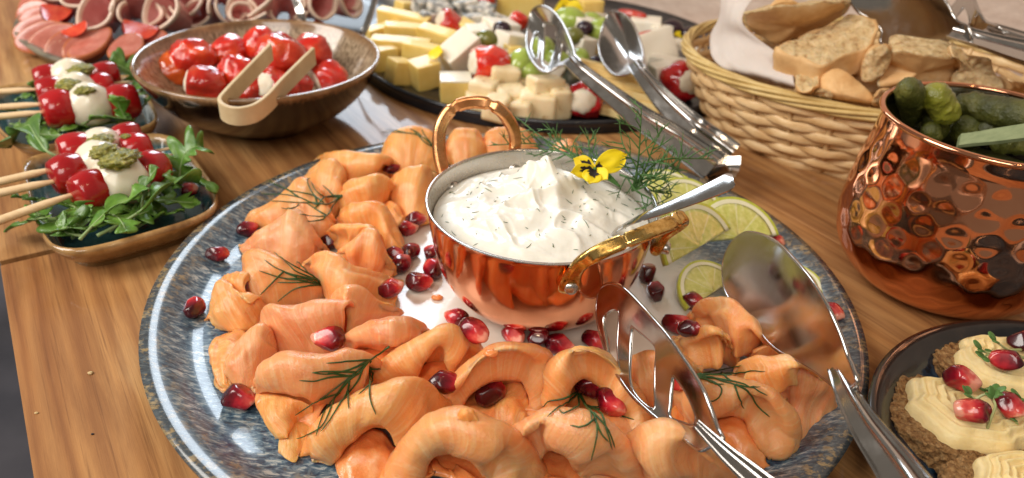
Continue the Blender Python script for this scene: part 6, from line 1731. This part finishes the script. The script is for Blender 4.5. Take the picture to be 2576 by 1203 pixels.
bread('thick bread piece with a smooth tan crust face, behind the gherkin mug rim', 'u', [(450, 620, 76), (500, 515, 84), (800, 550, 85), (1060, 580, 84), (1212, 640, 80), (1190, 700, 74), (1110, 850, 66), (800, 905, 62), (400, 922, 60), (330, 870, 62), (430, 700, 70)], (8, 22, 2), 'bread_crust', 'crumb', seed=7, puff=3, amp=.0014)
bread('rough browned end face of the thick bread piece, left of its crust', 'u', [(310, 485, 84), (480, 500, 85), (460, 620, 77), (400, 760, 69), (330, 865, 63), (220, 860, 62), (140, 790, 64), (200, 640, 73)], (8, 18, -4), 'crumb', 'bread_crust', seed=8, puff=1, amp=.0022)
bread('crumbly bread slice leaning at the right of the thick piece', 'u', [(1115, 470, 88), (1300, 540, 87), (1500, 610, 84), (1560, 700, 79), (1640, 830, 73), (1685, 940, 68), (1500, 960, 66), (1200, 890, 66), (1100, 850, 67), (1190, 720, 76), (1210, 640, 82), (1120, 570, 85)], (8, 16, -10), seed=9, amp=.0026)
bread('narrow crust edge piece at the right, above the copper mug rim', 'u', [(1620, 790, 74), (1740, 840, 73), (1880, 900, 72), (1900, 960, 66), (1800, 985, 64), (1690, 950, 67)], (8, 12, -8), 'bread_crust', 'bread_crust', seed=10, amp=.002)
bread('small pale bread piece between the domed roll and the copper mug', 'u', [(305, 1100, 56), (340, 1000, 64), (400, 930, 68), (470, 945, 68), (480, 1010, 62), (420, 1110, 55)], (4, 14, -6), seed=11, amp=.0016)
bread('light bread chunk showing under the steel tongs at the right', 'u', [(860, 500, 76), (960, 490, 78), (1110, 440, 86), (1120, 560, 80), (1000, 580, 76), (870, 560, 74)], (4, 14, -8), seed=12, amp=.002)
bread('dark lower bread piece filling the gap in the middle of the basket', 'w', [(900, 480, 52), (1050, 400, 62), (1200, 330, 64), (1300, 300, 66), (1330, 480, 56), (1200, 560, 50), (1000, 590, 48)], (8, 30, -14), 'bread_crust', 'bread_crust', seed=13)
bread('hidden bread slice lying flat under the back piece', 'w', [(560, 220, 60), (700, 220, 62), (1000, 130, 66), (1100, 200, 60), (900, 330, 56), (700, 330, 56)], (10, 30, -14), 'bread_crust', 'bread_crust', seed=14)

bt = thing('bread_tongs', 'steel serving tongs lying on the bread, one broad solid head and one forked head', 'tongs')
plate_with_holes('solid_head', [(30, -160, 104), (25, 0, 96), (90, 130, 88), (180, 200, 84), (330, 330, 80), (360, 450, 76), (500, 500, 75), (700, 512, 76), (850, 485, 79), (960, 440, 84), (1110, 425, 88), (1300, 440, 92), (1260, 300, 98), (1130, 250, 100), (1060, 180, 103), (1010, 80, 107), (960, -20, 110), (940, -160, 114)], [], 'u', M['steel'], bt, thick=1.6, bulge=-9, step=4)
channel('solid_arm', [q('u', 1120, 330, 94), q('u', 1400, 410, 94), q('u', 1700, 495, 95), q('u', 2000, 580, 96), q('u', 2600, 760, 98)], 5.5, 10.5, (-.2, -.55, .8), M['steel'], bt, 50)
plate_with_holes('forked_head', [(1230, -100, 100), (1160, 10, 96), (1060, 140, 92), (1100, 215, 90), (1160, 160, 93), (1240, 70, 97), (1280, 140, 95), (1295, 240, 91), (1250, 310, 88), (1400, 330, 90), (1600, 400, 91), (1700, 410, 92), (1600, 290, 97), (1460, 230, 99), (1400, 150, 101), (1350, 40, 104), (1310, -100, 107)], [], 'u', M['steel'], bt, thick=1.6, bulge=0, step=4)
channel('forked_arm', [q('u', 1480, 300, 95), q('u', 1700, 370, 96), q('u', 1900, 440, 97), q('u', 2600, 690, 100)], 5.5, 9.5, (-.2, -.55, .8), M['steel'], bt, 40)
channel('spring_end', [q('u', 2600, 690, 100), q('u', 2680, 740, 99), q('u', 2600, 760, 98)], 9, 9, (-.2, -.55, .8), M['steel'], bt, 20, sect=[(-1, .1), (1, .1), (1, -.1), (-1, -.1)])

# ================================================================== HAMMERED COPPER MUG
MG = V((.2125, .3255, 0))
mug = thing('copper_mug', 'hammered copper mug full of gherkins at the right edge of the table', 'mug', loc=tuple(MG))
op = smooth_prof([(0, .0006), (.028, .0006), (.035, .0018), (.043, .0075), (.0495, .017), (.0522, .029), (.0520, .041), (.0504, .054), (.0482, .067), (.0464, .077), (.0464, .0845)], 130)
random.seed(3)
NSEG = 260
dim = []
zc = .013; rw = 0
while zc < .078:
    nn_ = 24
    for i in range(nn_):
        dim.append(((i + (rw % 2) * .5 + rnd(-.18, .18)) / nn_ * 2 * math.pi, zc + rnd(-.0012, .0012), rnd(.85, 1.1)))
    zc += .0093; rw += 1
import bisect
vs, fs = [], []
for r, z in op:
    near_ = [d for d in dim if abs(d[1] - z) < .009]
    for k in range(NSEG):
        a = 2 * math.pi * k / NSEG; dd = 0
        for da, dz, s in near_:
            u = (a - da + math.pi) % (2 * math.pi) - math.pi
            d2 = (u * .049) ** 2 + (z - dz) ** 2
            q2 = d2 / (.0062 * s) ** 2
            if q2 < 1: dd += (1 - q2) ** 2
        rr_ = r - .00055 * min(dd, 1.15)
        vs.append(V((rr_ * math.cos(a), rr_ * math.sin(a), z)))
for j in range(len(op) - 1):
    for k in range(NSEG):
        k2 = (k + 1) % NSEG; fs.append((j * NSEG + k, j * NSEG + k2, (j + 1) * NSEG + k2, (j + 1) * NSEG + k))
o = mesh('body', vs, fs, M['mug'], mug)
for _ in range(2):   # soften the dimple edges
    bm = bmesh.new(); bm.from_mesh(o.data); bmesh.ops.smooth_vert(bm, verts=[v for v in bm.verts if not v.is_boundary], factor=.5, use_axis_x=True, use_axis_y=True, use_axis_z=True); bm.to_mesh(o.data); bm.free()
vs, fs = [], []
for i in range(120):
    a = 2 * math.pi * i / 120
    for k in range(12):
        b = 2 * math.pi * k / 12; r = .0466 + .0016 * math.cos(b); vs.append(V((r * math.cos(a), r * math.sin(a), .0852 + .0014 * math.sin(b))))
for i in range(120):
    for k in range(12):
        i2, k2 = (i + 1) % 120, (k + 1) % 12; fs.append((i * 12 + k, i2 * 12 + k, i2 * 12 + k2, i * 12 + k2))
mesh('rim', vs, fs, M['mug'], mug)
vs, fs = lathe(smooth_prof([(.0456, .0855), (.0446, .080), (.0448, .070), (.0465, .057), (.0475, .045), (.0440, .024), (.033, .009), (.001, .006)], 40), 100, closed_bottom=False)
mesh('lining', vs, [f[::-1] for f in fs], M['steel'], mug)
ha = math.radians(-32); hd = V((math.cos(ha), math.sin(ha), 0))
P = [hd * r + V((0, 0, z)) for r, z in ((.046, .070), (.055, .074), (.070, .072), (.079, .060), (.080, .042), (.073, .024), (.060, .013), (.046, .012))]
vs, fs = tube(resample(P, 50), .0042, 14, flat=.6); mesh('handle', vs, fs, M['mug'], mug)
ins = [MG + v.co for v in mug.children[0].data.vertices]

def gherkin(label, A, B, r, seed, m='gherkin', bend=.12):
    ax = B - A; L = ax.length; ax.normalize(); N0 = ax.orthogonal().normalized(); B0 = ax.cross(N0)
    vs, fs = [], []; K, J = 28, 44
    for j in range(J + 1):
        t = j / J
        e = (1 - abs(2 * t - 1) ** 3.2) ** .5 if 0 < j < J else .03
        for k in range(K):
            a = 2 * math.pi * k / K
            p = V((math.cos(a), math.sin(a), t * L * 130))
            b = max(0, noise.noise(p * 2.6 + V((seed, 0, 0)))) ** 1.3 * .28 + .05 * noise.noise(p * 7 + V((0, seed, 0)))
            rr_ = r * .001 * e * (1 + b + .08 * math.sin(t * 5 + seed))
            vs.append(ax * (t - .5) * L + N0 * (math.cos(a) * rr_ + bend * L * (.25 - (t - .5) ** 2)) + B0 * math.sin(a) * rr_)
    for j in range(J):
        for k in range(K):
            k2 = (k + 1) % K; fs.append((j * K + k, j * K + k2, (j + 1) * K + k2, (j + 1) * K + k))
    fs += [tuple(range(K))[::-1], tuple(J * K + k for k in range(K))]
    o = mesh('gherkin', vs, fs, M[m]); o.location = (A + B) / 2
    tag(o, label, 'gherkin', 'gherkins in the copper mug')
def G(*p): return q('g', *p)
gherkin('rounded dark green gherkin standing upright at the left inside the copper mug', G(700, 425, 94), G(715, 620, 62), 6.6, 1)
gherkin('light yellow green gherkin next to the upright one', G(800, 440, 90), G(925, 610, 74), 7.2, 2, 'gherkin_light')
gherkin('long dark lumpy gherkin lying across the back of the mug', G(935, 510, 78), G(1400, 600, 86), 7.2, 3, bend=.05)
gherkin('small dark gherkin tip in the middle of the mug', G(825, 565, 77), G(860, 680, 62), 5.6, 4)
gherkin('round dark gherkin tip right of the middle one', G(1010, 590, 76), G(1000, 720, 60), 6.2, 5)
gherkin('lowest gherkin tip near the inner rim of the mug', G(815, 630, 73), G(830, 730, 60), 4.6, 6)
gherkin('shaded gherkin under the long lumpy one', G(1060, 650, 72), G(1240, 660, 70), 5.4, 7)
gherkin('gherkin half covered by the green wooden stick', G(1120, 700, 68), G(1330, 740, 66), 6, 8)
gherkin('deep lying gherkin between the tips', G(900, 640, 62), G(1040, 740, 58), 6.5, 9)
gherkin('deep lying gherkin against the back wall of the mug', G(760, 560, 62), G(960, 560, 62), 6.5, 10)
gherkin('gherkin behind the stick near the right of the mug', G(1250, 640, 70), G(1420, 700, 66), 6.5, 11)
o = mesh('brine', [V((.044 * math.cos(2 * math.pi * i / 60), .044 * math.sin(2 * math.pi * i / 60), .056)) for i in range(60)], [tuple(range(60))], M['gherkin']); o.location = MG
tag(o, 'dark green brine around the gherkins deep in the copper mug', 'brine')
C = [G(960, 708, 76), G(1100, 690, 81), G(1288, 664, 87), G(1500, 636, 93)]
vs, fs = tube(resample(C, 30), 1, sect=[(-.0052, .001), (.0052, .001), (.0052, -.0014), (-.0052, -.0014)], N=[V((.05, -.45, .9)).normalized()] * 30)
o = mesh('wooden_stick', vs, fs, M['green_wood']); o.data.set_sharp_from_angle(angle=.7); recenter(o); tag(o, 'flat greenish wooden tong arm reaching into the gherkin mug from the right', 'tongs')

# ================================================================== CANAPE PLATE
CC = V((.2155, .1795, 0))
prof = smooth_prof([(0, .0045), (.045, .0048), (.062, .0065), (.074, .0125), (.0825, .0188), (.0862, .0203), (.0876, .0196), (.0872, .0175), (.078, .008), (.062, .0015), (.05, .0), (0, .0)], 70)
vs, fs = lathe(prof, 140, closed_bottom=False)
o = mesh('canape_plate', vs, fs, M['blue_black_glaze']); o.location = CC
tag(o, 'deep blue and black glazed plate of canapes in the lower right corner', 'plate'); rest(o)
def canape(label, k, x, y, z, rx, ry, rot, cream_off, cr_, seed):
    c = q(k, x, y, z)
    t = thing('canape', label, 'canape', 'canapes on the blue plate', tuple(c))
    R3 = Matrix.Rotation(rot, 4, 'Z')
    bm = bmesh.new(); bmesh.ops.create_icosphere(bm, subdivisions=6, radius=1)
    for v in bm.verts:
        p = v.co.copy(); h = max(-1, min(1, p.z * 3.2))
        rr_ = math.hypot(p.x, p.y); s = 1 / max(rr_, 1e-6) * min(1, rr_ * 1.12) ** .6 if rr_ > .2 else 1
        p2 = V((p.x * s * rx * .001, p.y * s * ry * .001, h * .0042))
        p2 *= 1 + .03 * nz(p2, 60, seed)
        p2 += p.normalized() * (.0012 * nz(p2, 600, seed) + .0012 * nz(p2, 260, seed + 4))
        v.co = R3 @ p2
    from_bm('bread_base', bm, M['rye_bread'], t)
    vs, fs = [], []; NR_, NA_ = 60, 130
    for i in range(NR_ + 1):
        for k2 in range(NA_):
            a = 2 * math.pi * k2 / NA_; u = i / NR_
            edge = 1 + .06 * math.sin(3 * a + seed) + .05 * math.sin(7 * a + seed * 2) + .015 * math.sin(13 * a)
            r = u * cr_ * .001 * edge
            x_, y_ = r * math.cos(a) * rx / ry * .95, r * math.sin(a)
            sw = math.sin(u * 38 + a * 1.0 + .9 * noise.noise(V((x_ * 120, y_ * 120, seed))))
            z_ = .0035 + .0088 * (1 - u ** 3.2) ** .5 - .003 * math.exp(-(u / .32) ** 2) + (.0007 * sw + .0004 * nz((x_, y_, 0), 260, seed)) * (1 - u ** 8)
            if i == NR_: z_ = .0030
            vs.append(R3 @ V((x_ + cream_off[0] * .001, y_ + cream_off[1] * .001, z_)))
    for i in range(NR_):
        for k2 in range(NA_):
            k3 = (k2 + 1) % NA_; fs.append((i * NA_ + k2, (i + 1) * NA_ + k2, (i + 1) * NA_ + k3, i * NA_ + k3))
    o = mesh('cream_swirl', vs, fs, M['yellow_cream'], t)
    for ch in t.children: SURF.append(([V(t.location) + v.co for v in ch.data.vertices], [tuple(p.vertices) for p in ch.data.polygons]))
    _bvh[0] = None
canape('canape with three pomegranate seeds and cress, the whole one on the blue plate', 'k', 785, 850, 12, 28, 21, -.42, (2, 2), 17.5, 1)
canape('canape behind it at the right edge, one seed lying across its cream', 'k', 1120, 500, 12, 27, 20, -.3, (1, 0), 17, 2)
canape('canape cut off by the bottom edge of the photo', 'k', 1170, 1340, 12, 24, 18, .2, (2, -1), 14, 3)
for a in [('dark tipped pomegranate seed at the back of the whole canape cream', 'k', 800, 560, -35, 1.15), ('large pomegranate seed lying level on the front of the whole canape', 'k', 860, 785, 175, 1.2), ('pomegranate seed at the right edge of the whole canape, behind the cress', 'k', 1130, 745, -70, 1.12),
          ('pomegranate seed lying across the far canape, under the cress stems', 'k', 1110, 425, 170, 1.2), ('pomegranate seed half out of the photo at the right on the far canape', 'k', 1240, 290, 10, 1.2)]:
    aril(*a)
def cress(label, k, stems):
    t = thing('cress_sprout', label, 'cress', 'cress sprouts on the canapes')
    for st in stems:
        P = resample([q(k, *p) for p in st], 16)
        vs, fs = tube(P, taper(16, .00055, .0004, False), 6); mesh('stem', vs, fs, M['sprout_stem'], t)
        tip = P[-1]; d = (P[-1] - P[-4]).normalized(); s = d.cross(V((0, 0, 1))).normalized()
        for sg in (-1, 0, 1):
            b = (d * .6 + s * sg * 1.0 + V((0, 0, .25))).normalized()
            L = rnd(.0028, .0042)
            bm = blob(L * .55, .0014, .00045, .05, 1.5, sg + tip.x * 100, 3)
            o = from_bm('leaflet', bm, M['sprout'], t); o.rotation_euler = b.to_track_quat('X', 'Z').to_euler(); o.location = tip + b * L * .55
cress('cress sprout between the seeds of the whole canape', 'k', [[(980, 750, 24), (940, 690, 27), (920, 650, 30), (880, 620, 31)], [(1000, 860, 22), (1030, 780, 27), (1060, 700, 32), (1040, 640, 34)], [(920, 650, 30), (970, 620, 32), (1050, 600, 34)], [(860, 510, 20), (930, 560, 23), (980, 580, 25)]])
cress('cress sprouts lying across the far canape', 'k', [[(1170, 370, 26), (1080, 330, 28), (1000, 320, 29), (960, 300, 30)], [(1200, 340, 27), (1100, 310, 29), (980, 345, 28)], [(1260, 360, 26), (1180, 320, 29), (1130, 290, 32), (1060, 240, 35)], [(1240, 300, 28), (1150, 305, 29), (1060, 335, 28)]])
cress('cress at the right edge between the canapes', 'k', [[(1270, 900, 18), (1220, 830, 22), (1190, 790, 24)], [(1290, 760, 20), (1240, 700, 25), (1180, 665, 27)], [(1300, 700, 22), (1260, 660, 27), (1230, 640, 29)]])
o = None
for i, (pts) in enumerate([[(1200, 900, 10), (1260, 960, 12), (1330, 1010, 11)], [(1220, 1010, 8), (1280, 1060, 10), (1340, 1100, 9)]]):
    leaf('green salad leaf %s the canapes at the right edge of the photo' % ('between' if i == 0 else 'lying low behind'), 'k', pts, 8, 3, .1, i * 2.1, group='salad leaves on the blue plate')

random.seed(12)
for lb, x, y, m, r in (('tiny pale bread crumb on the table left of the platter', 228, 940, 'crumb', .0008), ('tiny dark speck on the table near the lower left corner', 233, 1093, 'black_spot', .0004), ('tiny crumb on the table near the left table edge', 92, 1040, 'crumb', .0005)):
    o = from_bm('crumb', blob(r * 1.5, r, r * .7, .3, 2, x, 2), M[m]); o.location = at(x, y, 0) + V((0, 0, r * .5)); tag(o, lb, 'crumb')
